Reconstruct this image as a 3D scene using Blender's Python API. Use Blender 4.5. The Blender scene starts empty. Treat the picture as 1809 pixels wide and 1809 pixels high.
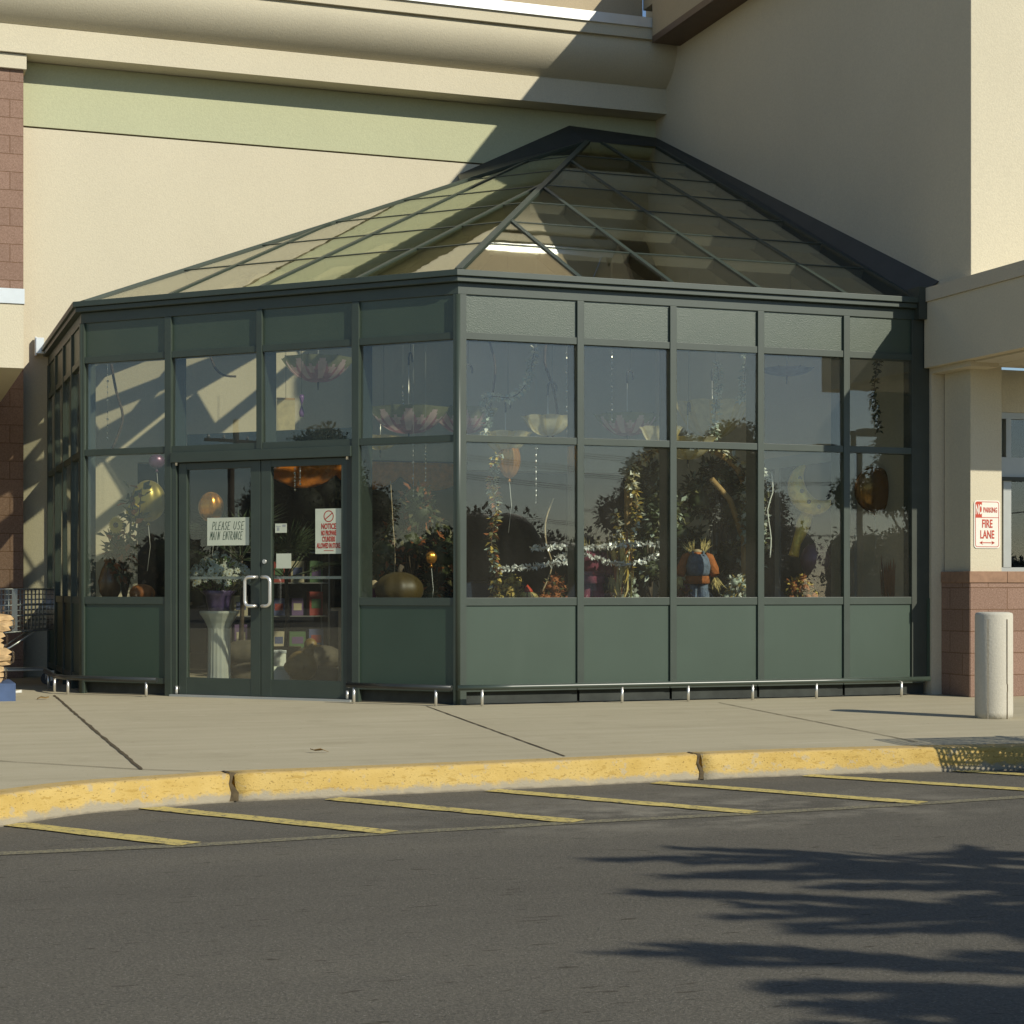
import bpy, bmesh, math, random
from mathutils import Vector, Matrix
R = math.radians
S2 = math.sqrt(.5)
scn = bpy.context.scene
COL = scn.collection
random.seed(7)

# ------------------------------------------------------------------ camera model (used to place far things too)
CAM = Vector((-4.703, -14.703, 1.0)); YAW = R(19.435); FPX = 3197.13; HOR = 1038.2; CXP = 904.5
def ray(px, py):
    l = (px - CXP) / FPX
    return Vector((math.sin(YAW) + l * math.cos(YAW), math.cos(YAW) - l * math.sin(YAW), (HOR - py) / FPX))
def at(px, py, Y):
    r = ray(px, py); return CAM + r * ((Y - CAM.y) / r.y)
def ground(px, py, z=0.0):
    r = ray(px, py); return CAM + r * ((z - CAM.z) / r.z)

# ------------------------------------------------------------------ materials
MATS = {}
def newmat(name):
    m = bpy.data.materials.new(name); m.use_nodes = True
    nt = m.node_tree; nt.nodes.clear()
    return m, nt, nt.nodes, nt.links
def ramp(nd, lk, src, stops):
    r = nd.new('ShaderNodeValToRGB'); e = r.color_ramp.elements
    e[0].position, e[0].color = stops[0][0], (*stops[0][1], 1)
    e[1].position, e[1].color = stops[-1][0], (*stops[-1][1], 1)
    for p, c in stops[1:-1]:
        x = e.new(p); x.color = (*c, 1)
    lk.new(src, r.inputs[0]); return r.outputs[0]
def noise(nd, lk, coord, scale, detail=4, rough=.55, stretch=None):
    if stretch:
        mp = nd.new('ShaderNodeMapping'); mp.inputs['Scale'].default_value = stretch
        lk.new(coord, mp.inputs[0]); coord = mp.outputs[0]
    n = nd.new('ShaderNodeTexNoise'); n.inputs['Scale'].default_value = scale
    n.inputs['Detail'].default_value = detail; n.inputs['Roughness'].default_value = rough
    lk.new(coord, n.inputs['Vector']); return n.outputs['Fac']
def mix(nd, lk, fac, a, b, mode='MIX'):
    m = nd.new('ShaderNodeMix'); m.data_type = 'RGBA'; m.blend_type = mode
    for sock, v in ((m.inputs[0], fac), (m.inputs[6], a), (m.inputs[7], b)):
        if isinstance(v, (int, float)): sock.default_value = v
        elif isinstance(v, tuple): sock.default_value = (*v, 1)
        else: lk.new(v, sock)
    return m.outputs[2]
def bsdf(nd, lk, color, rough=.6, metal=0., spec=.5, normal=None):
    b = nd.new('ShaderNodeBsdfPrincipled')
    if isinstance(color, tuple): b.inputs['Base Color'].default_value = (*color, 1)
    else: lk.new(color, b.inputs['Base Color'])
    if isinstance(rough, (int, float)): b.inputs['Roughness'].default_value = rough
    else: lk.new(rough, b.inputs['Roughness'])
    b.inputs['Metallic'].default_value = metal
    b.inputs['Specular IOR Level'].default_value = spec
    if normal: lk.new(normal, b.inputs['Normal'])
    return b
def bump(nd, lk, h, strength=.3, dist=.01):
    b = nd.new('ShaderNodeBump'); b.inputs['Strength'].default_value = strength; b.inputs['Distance'].default_value = dist
    lk.new(h, b.inputs['Height']); return b.outputs[0]
def finish(nd, lk, sh):
    o = nd.new('ShaderNodeOutputMaterial'); lk.new(sh, o.inputs[0])
def objco(nd): return nd.new('ShaderNodeTexCoord').outputs['Object']
def mathn(nd, lk, op, a, b=None, clamp=False):
    m = nd.new('ShaderNodeMath'); m.operation = op; m.use_clamp = clamp
    for i, v in enumerate((a, b)):
        if v is None: continue
        if isinstance(v, (int, float)): m.inputs[i].default_value = v
        else: lk.new(v, m.inputs[i])
    return m.outputs[0]

def simple(name, col, rough=.6, metal=0., spec=.5, var=.12, vscale=6., bscale=None, bstr=.15, bdist=.004):
    if name in MATS: return MATS[name]
    m, nt, nd, lk = newmat(name); co = objco(nd)
    f = noise(nd, lk, co, vscale, 5)
    c = ramp(nd, lk, f, [(.3, tuple(x * (1 - var) for x in col)), (.7, tuple(min(1, x * (1 + var)) for x in col))])
    nrm = None
    if bscale: nrm = bump(nd, lk, noise(nd, lk, co, bscale, 3), bstr, bdist)
    finish(nd, lk, bsdf(nd, lk, c, rough, metal, spec, nrm).outputs[0]); MATS[name] = m; return m

def stucco(name, col, dirt=.1):
    m, nt, nd, lk = newmat(name); co = objco(nd)
    big = noise(nd, lk, co, .8, 4); fine = noise(nd, lk, co, 62, 3, .7)
    streak = noise(nd, lk, co, 2.2, 4, .6, (1, 1, .12))
    c = ramp(nd, lk, big, [(.25, tuple(x * (1 - dirt) for x in col)), (.75, tuple(x * (1 + dirt * .5) for x in col))])
    c = mix(nd, lk, mathn(nd, lk, 'MULTIPLY', ramp(nd, lk, streak, [(.5, (0, 0, 0)), (.8, (1, 1, 1))]), .12), c, tuple(x * .75 for x in col))
    c = mix(nd, lk, ramp(nd, lk, fine, [(.3, (.5,) * 3), (.7, (0,) * 3)]), c, tuple(x * .74 for x in col))
    finish(nd, lk, bsdf(nd, lk, c, .92, 0, .2, bump(nd, lk, fine, .5, .006)).outputs[0]); MATS[name] = m; return m

def blockwork(name, axis):
    """split-face reddish brown block; axis = which object axes run along the wall"""
    m, nt, nd, lk = newmat(name); co = objco(nd)
    sp = nd.new('ShaderNodeSeparateXYZ'); lk.new(co, sp.inputs[0])
    cb = nd.new('ShaderNodeCombineXYZ'); lk.new(sp.outputs[axis], cb.inputs[0]); lk.new(sp.outputs[2], cb.inputs[1])
    b = nd.new('ShaderNodeTexBrick'); b.offset = .5
    b.inputs['Scale'].default_value = 1; b.inputs['Brick Width'].default_value = .41; b.inputs['Row Height'].default_value = .2
    b.inputs['Mortar Size'].default_value = .005; b.inputs['Mortar Smooth'].default_value = .3
    b.inputs['Color1'].default_value = (.265, .172, .130, 1); b.inputs['Color2'].default_value = (.315, .205, .155, 1); b.inputs['Mortar'].default_value = (.19, .108, .066, 1)
    lk.new(cb.outputs[0], b.inputs['Vector'])
    fine = noise(nd, lk, co, 70, 3); sp2 = noise(nd, lk, co, 160, 2)
    c = mix(nd, lk, ramp(nd, lk, sp2, [(.62, (0,) * 3), (.72, (.8,) * 3)]), b.outputs['Color'], (.55, .42, .33))
    c = mix(nd, lk, ramp(nd, lk, fine, [(.3, (.5,) * 3), (.6, (0,) * 3)]), c, (.15, .09, .06))
    h = mathn(nd, lk, 'ADD', mathn(nd, lk, 'MULTIPLY', b.outputs['Fac'], -1.0), mathn(nd, lk, 'MULTIPLY', fine, .5))
    finish(nd, lk, bsdf(nd, lk, c, .95, 0, .2, bump(nd, lk, h, .6, .008)).outputs[0]); MATS[name] = m; return m

def glass(name, tint, f0, wav=0., wscale=3., gtint=(1, 1, 1), rough=0.0, dust=0.):
    m, nt, nd, lk = newmat(name)
    t = nd.new('ShaderNodeBsdfTransparent'); t.inputs[0].default_value = (*tint, 1)
    g = nd.new('ShaderNodeBsdfGlossy'); g.inputs['Roughness'].default_value = rough; g.inputs[0].default_value = (*gtint, 1)
    lw = nd.new('ShaderNodeLayerWeight')
    if wav:
        nrm = bump(nd, lk, noise(nd, lk, objco(nd), wscale, 2), wav, .01)
        lk.new(nrm, g.inputs['Normal'])
    p5 = mathn(nd, lk, 'POWER', lw.outputs['Facing'], 5.0)
    fac = mathn(nd, lk, 'ADD', mathn(nd, lk, 'MULTIPLY', p5, 1 - f0), f0, True)
    mx = nd.new('ShaderNodeMixShader'); lk.new(fac, mx.inputs[0]); lk.new(t.outputs[0], mx.inputs[1]); lk.new(g.outputs[0], mx.inputs[2])
    sh = mx.outputs[0]
    if dust:
        df = nd.new('ShaderNodeBsdfDiffuse'); df.inputs[0].default_value = (.55, .52, .45, 1)
        nz = noise(nd, lk, objco(nd), 2.4, 6, .7, (1, 1, .45)); m2 = nd.new('ShaderNodeMixShader')
        lk.new(mathn(nd, lk, 'MULTIPLY', ramp(nd, lk, nz, [(.3, (.35,) * 3), (.75, (1.0,) * 3)]), dust), m2.inputs[0]); lk.new(sh, m2.inputs[1]); lk.new(df.outputs[0], m2.inputs[2]); sh = m2.outputs[0]
    finish(nd, lk, sh); MATS[name] = m; return m

def cloth(name, col, trans=.35, var=.15):
    m, nt, nd, lk = newmat(name)
    f = noise(nd, lk, objco(nd), 14, 4)
    c = ramp(nd, lk, f, [(.3, tuple(x * (1 - var) for x in col)), (.7, tuple(min(1, x * (1 + var)) for x in col))])
    b = bsdf(nd, lk, c, .85, 0, .2); t = nd.new('ShaderNodeBsdfTranslucent'); lk.new(c, t.inputs[0])
    mx = nd.new('ShaderNodeMixShader'); mx.inputs[0].default_value = trans
    lk.new(b.outputs[0], mx.inputs[1]); lk.new(t.outputs[0], mx.inputs[2]); finish(nd, lk, mx.outputs[0]); MATS[name] = m; return m

# setting materials
def asphalt():
    m, nt, nd, lk = newmat('asphalt'); co = objco(nd)
    big = noise(nd, lk, co, .35, 5); mid = noise(nd, lk, co, 3.0, 5, .6); fine = noise(nd, lk, co, 85, 4, .75); grit = noise(nd, lk, co, 170, 2)
    c = ramp(nd, lk, big, [(.3, (.092, .085, .066)), (.7, (.116, .108, .085))])
    c = mix(nd, lk, .35, c, ramp(nd, lk, mid, [(.3, (.09, .085, .069)), (.7, (.134, .126, .104))]))
    c = mix(nd, lk, .62, c, ramp(nd, lk, fine, [(.28, (.045, .041, .033)), (.7, (.205, .187, .15))]))
    c = mix(nd, lk, ramp(nd, lk, grit, [(.69, (0,) * 3), (.74, (.8,) * 3)]), c, (.42, .40, .35))
    lane = noise(nd, lk, co, .9, 4, .55, (.18, 1.3, 1))
    c = mix(nd, lk, .38, c, mix(nd, lk, 1.0, c, ramp(nd, lk, lane, [(.3, (.55,) * 3), (.55, (1,) * 3), (.75, (1.35, 1.33, 1.28))]), 'MULTIPLY'))
    # short dark pits drawn out along the lane
    pit = noise(nd, lk, co, 15, 2, .5, (.5, 2.2, 1))
    c = mix(nd, lk, ramp(nd, lk, pit, [(.67, (0,) * 3), (.71, (.75,) * 3)]), c, (.05, .042, .028))
    # pale dusty scuffs beside the outer line of the striped strip
    sp = nd.new('ShaderNodeSeparateXYZ'); lk.new(co, sp.inputs[0])
    d = mathn(nd, lk, 'ABSOLUTE', mathn(nd, lk, 'ADD', sp.outputs[1], 6.25))
    band = mathn(nd, lk, 'SUBTRACT', 1.0, mathn(nd, lk, 'MULTIPLY', d, 1.0), True)
    ex = mathn(nd, lk, 'SUBTRACT', 1.0, mathn(nd, lk, 'MULTIPLY', mathn(nd, lk, 'ABSOLUTE', mathn(nd, lk, 'ADD', sp.outputs[0], .7)), .45), True)
    sc = ramp(nd, lk, noise(nd, lk, co, 2.3, 6, .65, (1, 1.3, 1)), [(.47, (0,) * 3), (.75, (1,) * 3)])
    f = mathn(nd, lk, 'MULTIPLY', mathn(nd, lk, 'MULTIPLY', band, ex), mathn(nd, lk, 'MULTIPLY', sc, 1.0))
    c = mix(nd, lk, f, c, (.40, .365, .285))
    finish(nd, lk, bsdf(nd, lk, c, .88, 0, .3, bump(nd, lk, fine, .8, .008)).outputs[0]); return m
def concrete():
    m, nt, nd, lk = newmat('sidewalk_concrete'); co = objco(nd)
    big = noise(nd, lk, co, .55, 6, .6); streak = noise(nd, lk, co, 1.4, 6, .65, (.25, 3.2, 1)); fine = noise(nd, lk, co, 150, 3)
    c = ramp(nd, lk, big, [(.28, (.35, .31, .20)), (.5, (.435, .39, .262)), (.75, (.49, .445, .305))])
    c = mix(nd, lk, .5, c, ramp(nd, lk, streak, [(.3, (.34, .295, .2)), (.5, (.44, .39, .27)), (.62, (.48, .425, .30)), (.68, (.58, .525, .395)), (.72, (.49, .435, .31))]))
    blot = noise(nd, lk, co, 5, 5, .6)
    c = mix(nd, lk, ramp(nd, lk, blot, [(.58, (0,) * 3), (.72, (.35,) * 3)]), c, (.56, .50, .37))
    st2 = noise(nd, lk, co, 1.7, 5, .62)
    c = mix(nd, lk, ramp(nd, lk, st2, [(.56, (0,) * 3), (.70, (.45,) * 3)]), c, (.31, .27, .175))
    sp = noise(nd, lk, co, 22, 2)
    c = mix(nd, lk, ramp(nd, lk, sp, [(.70, (0,) * 3), (.73, (.6,) * 3)]), c, (.2, .16, .1))
    c = mix(nd, lk, .2, c, ramp(nd, lk, fine, [(.3, (.27, .23, .15)), (.7, (.56, .49, .35))]))
    finish(nd, lk, bsdf(nd, lk, c, .9, 0, .25, bump(nd, lk, fine, .3, .003)).outputs[0]); return m
def worn_paint(name, col, under, lo, hi, scale, spots=True):
    m, nt, nd, lk = newmat(name); co = objco(nd)
    w = noise(nd, lk, co, scale, 6, .72); var = noise(nd, lk, co, 5, 4)
    c = ramp(nd, lk, var, [(.3, tuple(x * .85 for x in col)), (.7, tuple(x * 1.08 for x in col))])
    if spots:
        st = noise(nd, lk, co, 38, 3, .5, (.5, 1, 1.6))
        c = mix(nd, lk, ramp(nd, lk, st, [(.66, (0,) * 3), (.71, (.75,) * 3)]), c, (.26, .17, .05))
    c = mix(nd, lk, ramp(nd, lk, w, [(lo, (0,) * 3), (hi, (1,) * 3)]), c, under)
    finish(nd, lk, bsdf(nd, lk, c, .75, 0, .35, bump(nd, lk, w, .3, .004)).outputs[0]); MATS[name] = m; return m
def kerb_mat():
    m, nt, nd, lk = newmat('kerb_paint'); co = objco(nd)
    sp = nd.new('ShaderNodeSeparateXYZ'); lk.new(co, sp.inputs[0])
    w = noise(nd, lk, co, 9, 6, .75); var = noise(nd, lk, co, 4, 4); st = noise(nd, lk, co, 30, 4, .6, (.5, .5, 1.7)); pit = noise(nd, lk, co, 85, 3, .6, (.7, .7, 1.2))
    c = ramp(nd, lk, var, [(.3, (.48, .325, .085)), (.7, (.58, .42, .145))])
    # flat top scuffed paler and browner than the face
    tp = ramp(nd, lk, mathn(nd, lk, 'ADD', mathn(nd, lk, 'ADD', sp.outputs[2], mathn(nd, lk, 'MULTIPLY', w, .012)), .5), [(.494, (0,) * 3), (.504, (1,) * 3)])
    c = mix(nd, lk, mathn(nd, lk, 'MULTIPLY', tp, .75), c, (.50, .36, .155))
    c = mix(nd, lk, ramp(nd, lk, st, [(.58, (0,) * 3), (.63, (.75,) * 3)]), c, (.40, .26, .06))
    c = mix(nd, lk, ramp(nd, lk, pit, [(.62, (0,) * 3), (.67, (.8,) * 3)]), c, (.20, .13, .035))
    # paint worn off towards the road
    lowz = mathn(nd, lk, 'ADD', sp.outputs[2], mathn(nd, lk, 'MULTIPLY', w, .14))
    c = mix(nd, lk, ramp(nd, lk, mathn(nd, lk, 'ADD', lowz, .5), [(.448, (1,) * 3), (.470, (0,) * 3)]), c, (.36, .315, .225))
    c = mix(nd, lk, ramp(nd, lk, w, [(.57, (0,) * 3), (.61, (.75,) * 3)]), c, (.42, .355, .235))
    dirt = ramp(nd, lk, mathn(nd, lk, 'ADD', sp.outputs[2], mathn(nd, lk, 'ADD', mathn(nd, lk, 'MULTIPLY', st, .03), .5)), [(.366, (1,) * 3), (.378, (0,) * 3)])
    c = mix(nd, lk, mathn(nd, lk, 'MULTIPLY', dirt, .7), c, (.13, .11, .08))
    finish(nd, lk, bsdf(nd, lk, c, .75, 0, .3, bump(nd, lk, pit, .6, .006)).outputs[0]); return m

M_ASPH = asphalt(); M_CONC = concrete(); M_KERB = kerb_mat()
M_STRIPE = worn_paint('stripe_paint', (.56, .45, .15), (.12, .108, .085), .52, .63, 30, False)
M_EDGE = worn_paint('faint_edge_paint', (.29, .26, .15), (.112, .104, .083), .40, .56, 60, False)
M_JOINT = simple('joint_dirt', (.085, .062, .03), .95, var=.4, vscale=30)
M_CREAM = stucco('cream_stucco', (.66, .60, .45), .05)
M_CREAM2 = stucco('tan_stucco', (.50, .41, .275), .06)
M_GREENW = stucco('pale_green_stucco', (.52, .53, .345), .05)
M_WALLS = stucco('side_stucco', (.66, .59, .44), .06)
M_INT = stucco('inner_cream_plaster', (.66, .60, .42), .05)
M_BLKX = blockwork('split_block', 0); M_BLKY = blockwork('split_block_side', 1)
M_CAPBRK = simple('smooth_block', (.30, .18, .115), .9, var=.15, vscale=20, bscale=60)
M_WMETAL = simple('white_metal_flashing', (.80, .82, .80), .28, .4, .6, .04)
M_BROWN = simple('brown_trim', (.13, .085, .055), .5, 0, .4, .1)
M_CAPST = stucco('cap_stucco', (.60, .53, .40), .04)
M_FRAME = simple('green_frame_paint', (.044, .060, .046), .42, 0, .6, .08, 5)
M_FRAMED = simple('dark_green_flashing', (.05, .058, .046), .5, 0, .4, .12, 5)
M_ADDSHADE = simple('added_shade_cloth', (.30, .29, .22), .9)
M_FLASH = simple('bronze_flashing', (.048, .050, .043), .55, 0, .4, .12, 5)
M_BASE = simple('dark_base_trim', (.04, .046, .04), .6, 0, .3, .25, 8)
def panel_mat():
    m, nt, nd, lk = newmat('green_panel'); co = objco(nd)
    f = noise(nd, lk, co, 1.6, 5); fine = noise(nd, lk, co, 140, 2)
    low = noise(nd, lk, co, 3, 5, .6, (1, 1, .25))
    c = ramp(nd, lk, f, [(.3, (.024, .050, .030)), (.7, (.030, .059, .037))])
    c = mix(nd, lk, ramp(nd, lk, low, [(.55, (0,) * 3), (.8, (.35,) * 3)]), c, (.045, .075, .05))
    finish(nd, lk, bsdf(nd, lk, c, .46, 0, .8, bump(nd, lk, fine, .15, .002)).outputs[0]); return m
def spandrel_mat():
    m, nt, nd, lk = newmat('textured_spandrel'); co = objco(nd)
    v = nd.new('ShaderNodeTexVoronoi'); v.inputs['Scale'].default_value = 130; lk.new(co, v.inputs['Vector'])
    f = noise(nd, lk, co, 1.5, 4)
    c = ramp(nd, lk, f, [(.3, (.040, .062, .039)), (.7, (.050, .074, .046))])
    finish(nd, lk, bsdf(nd, lk, c, .37, 0, .85, bump(nd, lk, v.outputs['Distance'], .30, .003)).outputs[0]); return m
M_PANEL = panel_mat(); M_SPAN = spandrel_mat()
M_GLASS = glass('window_glass', (.945, .965, .935), .055, .02, 1.1, dust=.028)
M_GLASSR = glass('tinted_roof_glass', (.82, .81, .75), .075, .05, 2.2, (.93, .94, .88))
M_GLASSD = glass('entry_glass', (.9, .93, .92), .06)
M_CHROME = simple('brushed_steel', (.80, .78, .72), .32, .75, .5, .05)
M_WIRE = simple('cart_wire', (.34, .34, .32), .33, .7, .5, .05)
M_BLACKP = simple('black_pipe', (.028, .032, .03), .28, 0, .6, .1)
M_GREENP = simple('green_pipe', (.045, .062, .048), .34, 0, .6, .1)
M_RUBBER = simple('grey_rubber', (.12, .12, .115), .7)
M_BOLL = stucco('bollard_paint', (.60, .565, .47), .14)
M_WHITE = simple('white_paint', (.78, .78, .72), .5, var=.03)
M_PAPER = simple('paper', (.62, .66, .52), .8, var=.05)
M_INK = simple('marker_ink', (.05, .09, .055), .7)
M_RED = simple('sign_red', (.50, .055, .022), .5, var=.08)
M_REDP = simple('print_red', (.42, .05, .03), .7, var=.05)
M_SIGN = simple('sign_white', (.80, .77, .68), .35, var=.03)
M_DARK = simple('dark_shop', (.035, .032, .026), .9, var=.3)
M_DARKF = simple('shop_floor', (.16, .15, .12), .6, var=.2)
M_TILE = simple('vestibule_floor', (.42, .38, .28), .7, var=.25, vscale=4)
M_WOOD = simple('arch_wood', (.38, .24, .09), .7, var=.25, vscale=18)
M_BARK = simple('bark', (.10, .075, .05), .95, var=.35, vscale=25)
M_ALU = simple('grey_aluminium', (.42, .44, .42), .4, .3, .5, .05)
M_STRAW = simple('straw', (.62, .50, .20), .9, var=.3, vscale=40)
M_DENIM = simple('denim', (.12, .155, .215), .95, var=.3, vscale=22, bscale=26, bstr=.7, bdist=.02)
M_ORANGE = simple('orange_shirt', (.36, .11, .025), .9, var=.3, vscale=22, bscale=26, bstr=.7, bdist=.02)
M_BURG = simple('burgundy_shirt', (.16, .035, .06), .9, var=.2, vscale=30)
M_SKINTAN = simple('burlap', (.42, .32, .19), .95, var=.25, vscale=50)

# ------------------------------------------------------------------ mesh builder
class MB:
    def __init__(s): s.bm = bmesh.new(); s.mats = []; s.cur = 0
    def mat(s, m):
        if m not in s.mats: s.mats.append(m)
        s.cur = s.mats.index(m); return s
    def face(s, pts, smooth=False):
        try:
            f = s.bm.faces.new([s.bm.verts.new(p) for p in pts])
        except ValueError: return None
        f.material_index = s.cur; f.smooth = smooth; return f
    def grid(s, rows, closed=False, smooth=True):
        vs = [[s.bm.verts.new(p) for p in r] for r in rows]
        for i in range(len(vs) - 1):
            n = len(vs[i]); rng = range(n) if closed else range(n - 1)
            for j in rng:
                k = (j + 1) % n
                try:
                    f = s.bm.faces.new((vs[i][j], vs[i][k], vs[i + 1][k], vs[i + 1][j]))
                    f.material_index = s.cur; f.smooth = smooth
                except ValueError: pass
        return vs
    def cap(s, ring):
        try:
            f = s.bm.faces.new(ring); f.material_index = s.cur
        except ValueError: pass
    def hexa(s, c):  # 8 corners: bottom 4 ccw, top 4
        v = [s.bm.verts.new(p) for p in c]
        for q in ((0, 3, 2, 1), (4, 5, 6, 7), (0, 1, 5, 4), (1, 2, 6, 5), (2, 3, 7, 6), (3, 0, 4, 7)):
            f = s.bm.faces.new([v[i] for i in q]); f.material_index = s.cur
        return v
    def box(s, x0, x1, y0, y1, z0, z1):
        return s.hexa([(x0, y0, z0), (x1, y0, z0), (x1, y1, z0), (x0, y1, z0), (x0, y0, z1), (x1, y0, z1), (x1, y1, z1), (x0, y1, z1)])
    def fbox(s, F, a0, a1, z0, z1, d0, d1):
        P = lambda a, d, z: F.pt(a, d, z)
        return s.hexa([P(a0, d1, z0), P(a1, d1, z0), P(a1, d0, z0), P(a0, d0, z0), P(a0, d1, z1), P(a1, d1, z1), P(a1, d0, z1), P(a0, d0, z1)])
    def beam(s, p, q, w, h0, h1, up):
        """bar from p to q; width w, from h0 to h1 along 'up'"""
        p, q, up = Vector(p), Vector(q), Vector(up).normalized()
        sd = (q - p).cross(up).normalized() * (w / 2)
        c = [p - sd + up * h0, p + sd + up * h0, q + sd + up * h0, q - sd + up * h0, p - sd + up * h1, p + sd + up * h1, q + sd + up * h1, q - sd + up * h1]
        return s.hexa(c)
    def tube(s, pts, rad, n=8, caps=True, smooth=True):
        pts = [Vector(p) for p in pts]; rads = rad if isinstance(rad, (list, tuple)) else [rad] * len(pts)
        ref = None; rows = []
        for i, p in enumerate(pts):
            t = (pts[min(i + 1, len(pts) - 1)] - pts[max(i - 1, 0)])
            t = t.normalized() if t.length > 1e-9 else Vector((0, 0, 1))
            if ref is None:
                ref = Vector((0, 0, 1)) if abs(t.z) < .9 else Vector((1, 0, 0))
            a = t.cross(ref)
            if a.length < 1e-6: a = t.cross(Vector((1, 0, 0)))
            a.normalize(); b = a.cross(t).normalized(); ref = b
            rows.append([p + (a * math.cos(2 * math.pi * k / n) + b * math.sin(2 * math.pi * k / n)) * rads[i] for k in range(n)])
        vs = s.grid(rows, True, smooth)
        if caps: s.cap(vs[0][::-1]); s.cap(vs[-1])
    def lathe(s, prof, c=(0, 0, 0), n=24, sq=None, smooth=True):
        rows = []
        for r, z in prof:
            row = []
            for k in range(n):
                a = 2 * math.pi * k / n; rr = r * (sq(a) if sq else 1)
                row.append((c[0] + rr * math.cos(a), c[1] + rr * math.sin(a), c[2] + z))
            rows.append(row)
        vs = s.grid(rows, True, smooth)
        if prof[0][0] > 1e-4: s.cap(vs[0][::-1])
        if prof[-1][0] > 1e-4: s.cap(vs[-1])
    def ball(s, c, r, sx=1, sy=1, sz=1, n=14, m=9, f=None):
        rows = []
        for i in range(m + 1):
            ph = math.pi * i / m; row = []
            for k in range(n):
                a = 2 * math.pi * k / n
                rr = r * (f(a, ph) if f else 1)
                row.append((c[0] + rr * sx * math.sin(ph) * math.cos(a), c[1] + rr * sy * math.sin(ph) * math.sin(a), c[2] - rr * sz * math.cos(ph)))
            rows.append(row)
        s.grid(rows, True, True)
    def leaf(s, c, d, nrm, L, W):
        c, d = Vector(c), Vector(d).normalized(); sd = d.cross(Vector(nrm))
        if sd.length < 1e-5: sd = d.cross(Vector((.3, .7, .2)))
        sd.normalize(); up = sd.cross(d) * (L * .12)
        s.face([c, c + d * L * .45 + sd * W + up, c + d * L, c + d * L * .45 - sd * W + up], True)
    def build(s, name, parent=None, loc=None, bevel=0., merge=False):
        if merge: bmesh.ops.remove_doubles(s.bm, verts=s.bm.verts, dist=1e-5)
        bmesh.ops.recalc_face_normals(s.bm, faces=s.bm.faces)
        me = bpy.data.meshes.new(name); s.bm.to_mesh(me); s.bm.free()
        for m in s.mats: me.materials.append(m)
        o = bpy.data.objects.new(name, me); COL.objects.link(o)
        if loc: o.location = loc
        if parent: o.parent = parent
        if bevel:
            b = o.modifiers.new('bevel', 'BEVEL'); b.width = bevel; b.segments = 2; b.limit_method = 'ANGLE'; b.angle_limit = R(40)
        return o
def mb(m): return MB().mat(m)

def tag(o, label=None, cat=None, group=None, kind=None):
    if label: o['label'] = label
    if cat: o['category'] = cat
    if group: o['group'] = group
    if kind: o['kind'] = kind
    return o
def thing(name, label, cat, loc=(0, 0, 0), rz=0., group=None):
    o = bpy.data.objects.new(name, None); COL.objects.link(o); o.location = loc; o.rotation_euler = (0, 0, rz)
    o.empty_display_size = .2
    return tag(o, label, cat, group)
def copy_tree(o, parent=None):
    c = o.copy(); COL.objects.link(c); c.parent = parent
    for ch in list(o.children): copy_tree(ch, c)
    return c
def text_obj(name, s, size, mat, matrix, parent, sx=1., bold=0., align='CENTER', depth=.0008):
    cu = bpy.data.curves.new(name, 'FONT'); cu.body = s; cu.size = size; cu.align_x = align; cu.align_y = 'CENTER'
    cu.extrude = depth; cu.offset = bold; cu.resolution_u = 3
    t = bpy.data.objects.new(name + '_tmp', cu); COL.objects.link(t)
    bpy.context.view_layer.update()
    me = bpy.data.meshes.new_from_object(t.evaluated_get(bpy.context.evaluated_depsgraph_get()))
    bpy.data.objects.remove(t); bpy.data.curves.remove(cu)
    me.transform(Matrix.Diagonal((sx, 1, 1, 1))); me.transform(matrix); me.materials.clear(); me.materials.append(mat); me.name = name
    o = bpy.data.objects.new(name, me); COL.objects.link(o); o.parent = parent; return o
class Frame:
    def __init__(s, o, al, out): s.o = Vector(o); s.al = Vector(al); s.out = Vector(out)
    def pt(s, a, d, z): return s.o + s.al * a + s.out * d + Vector((0, 0, z))
    def mat(s, a, d, z):  # text plane: x along, y up, z outward
        m = Matrix.Identity(4)
        for i in range(3):
            m[i][0] = s.al[i]; m[i][1] = (0, 0, 1)[i]; m[i][2] = s.out[i]
        p = s.pt(a, d, z)
        for i in range(3): m[i][3] = p[i]
        return m

WL = 4.0
FL = Frame((-WL * S2, WL * S2, 0), (S2, -S2, 0), (-S2, -S2, 0))      # door side, a runs left to right
FR = Frame((0, 0, 0), (1, 0, 0), (0, -1, 0))                          # sunny side
YB = 6.27                                                             # face of the shop wall
FF = Frame((-WL * S2, YB, 0), (0, -1, 0), (-1, 0, 0))                 # short left end
XW = 4.62                                                             # face of the side wall
ROAD = -.15

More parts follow.
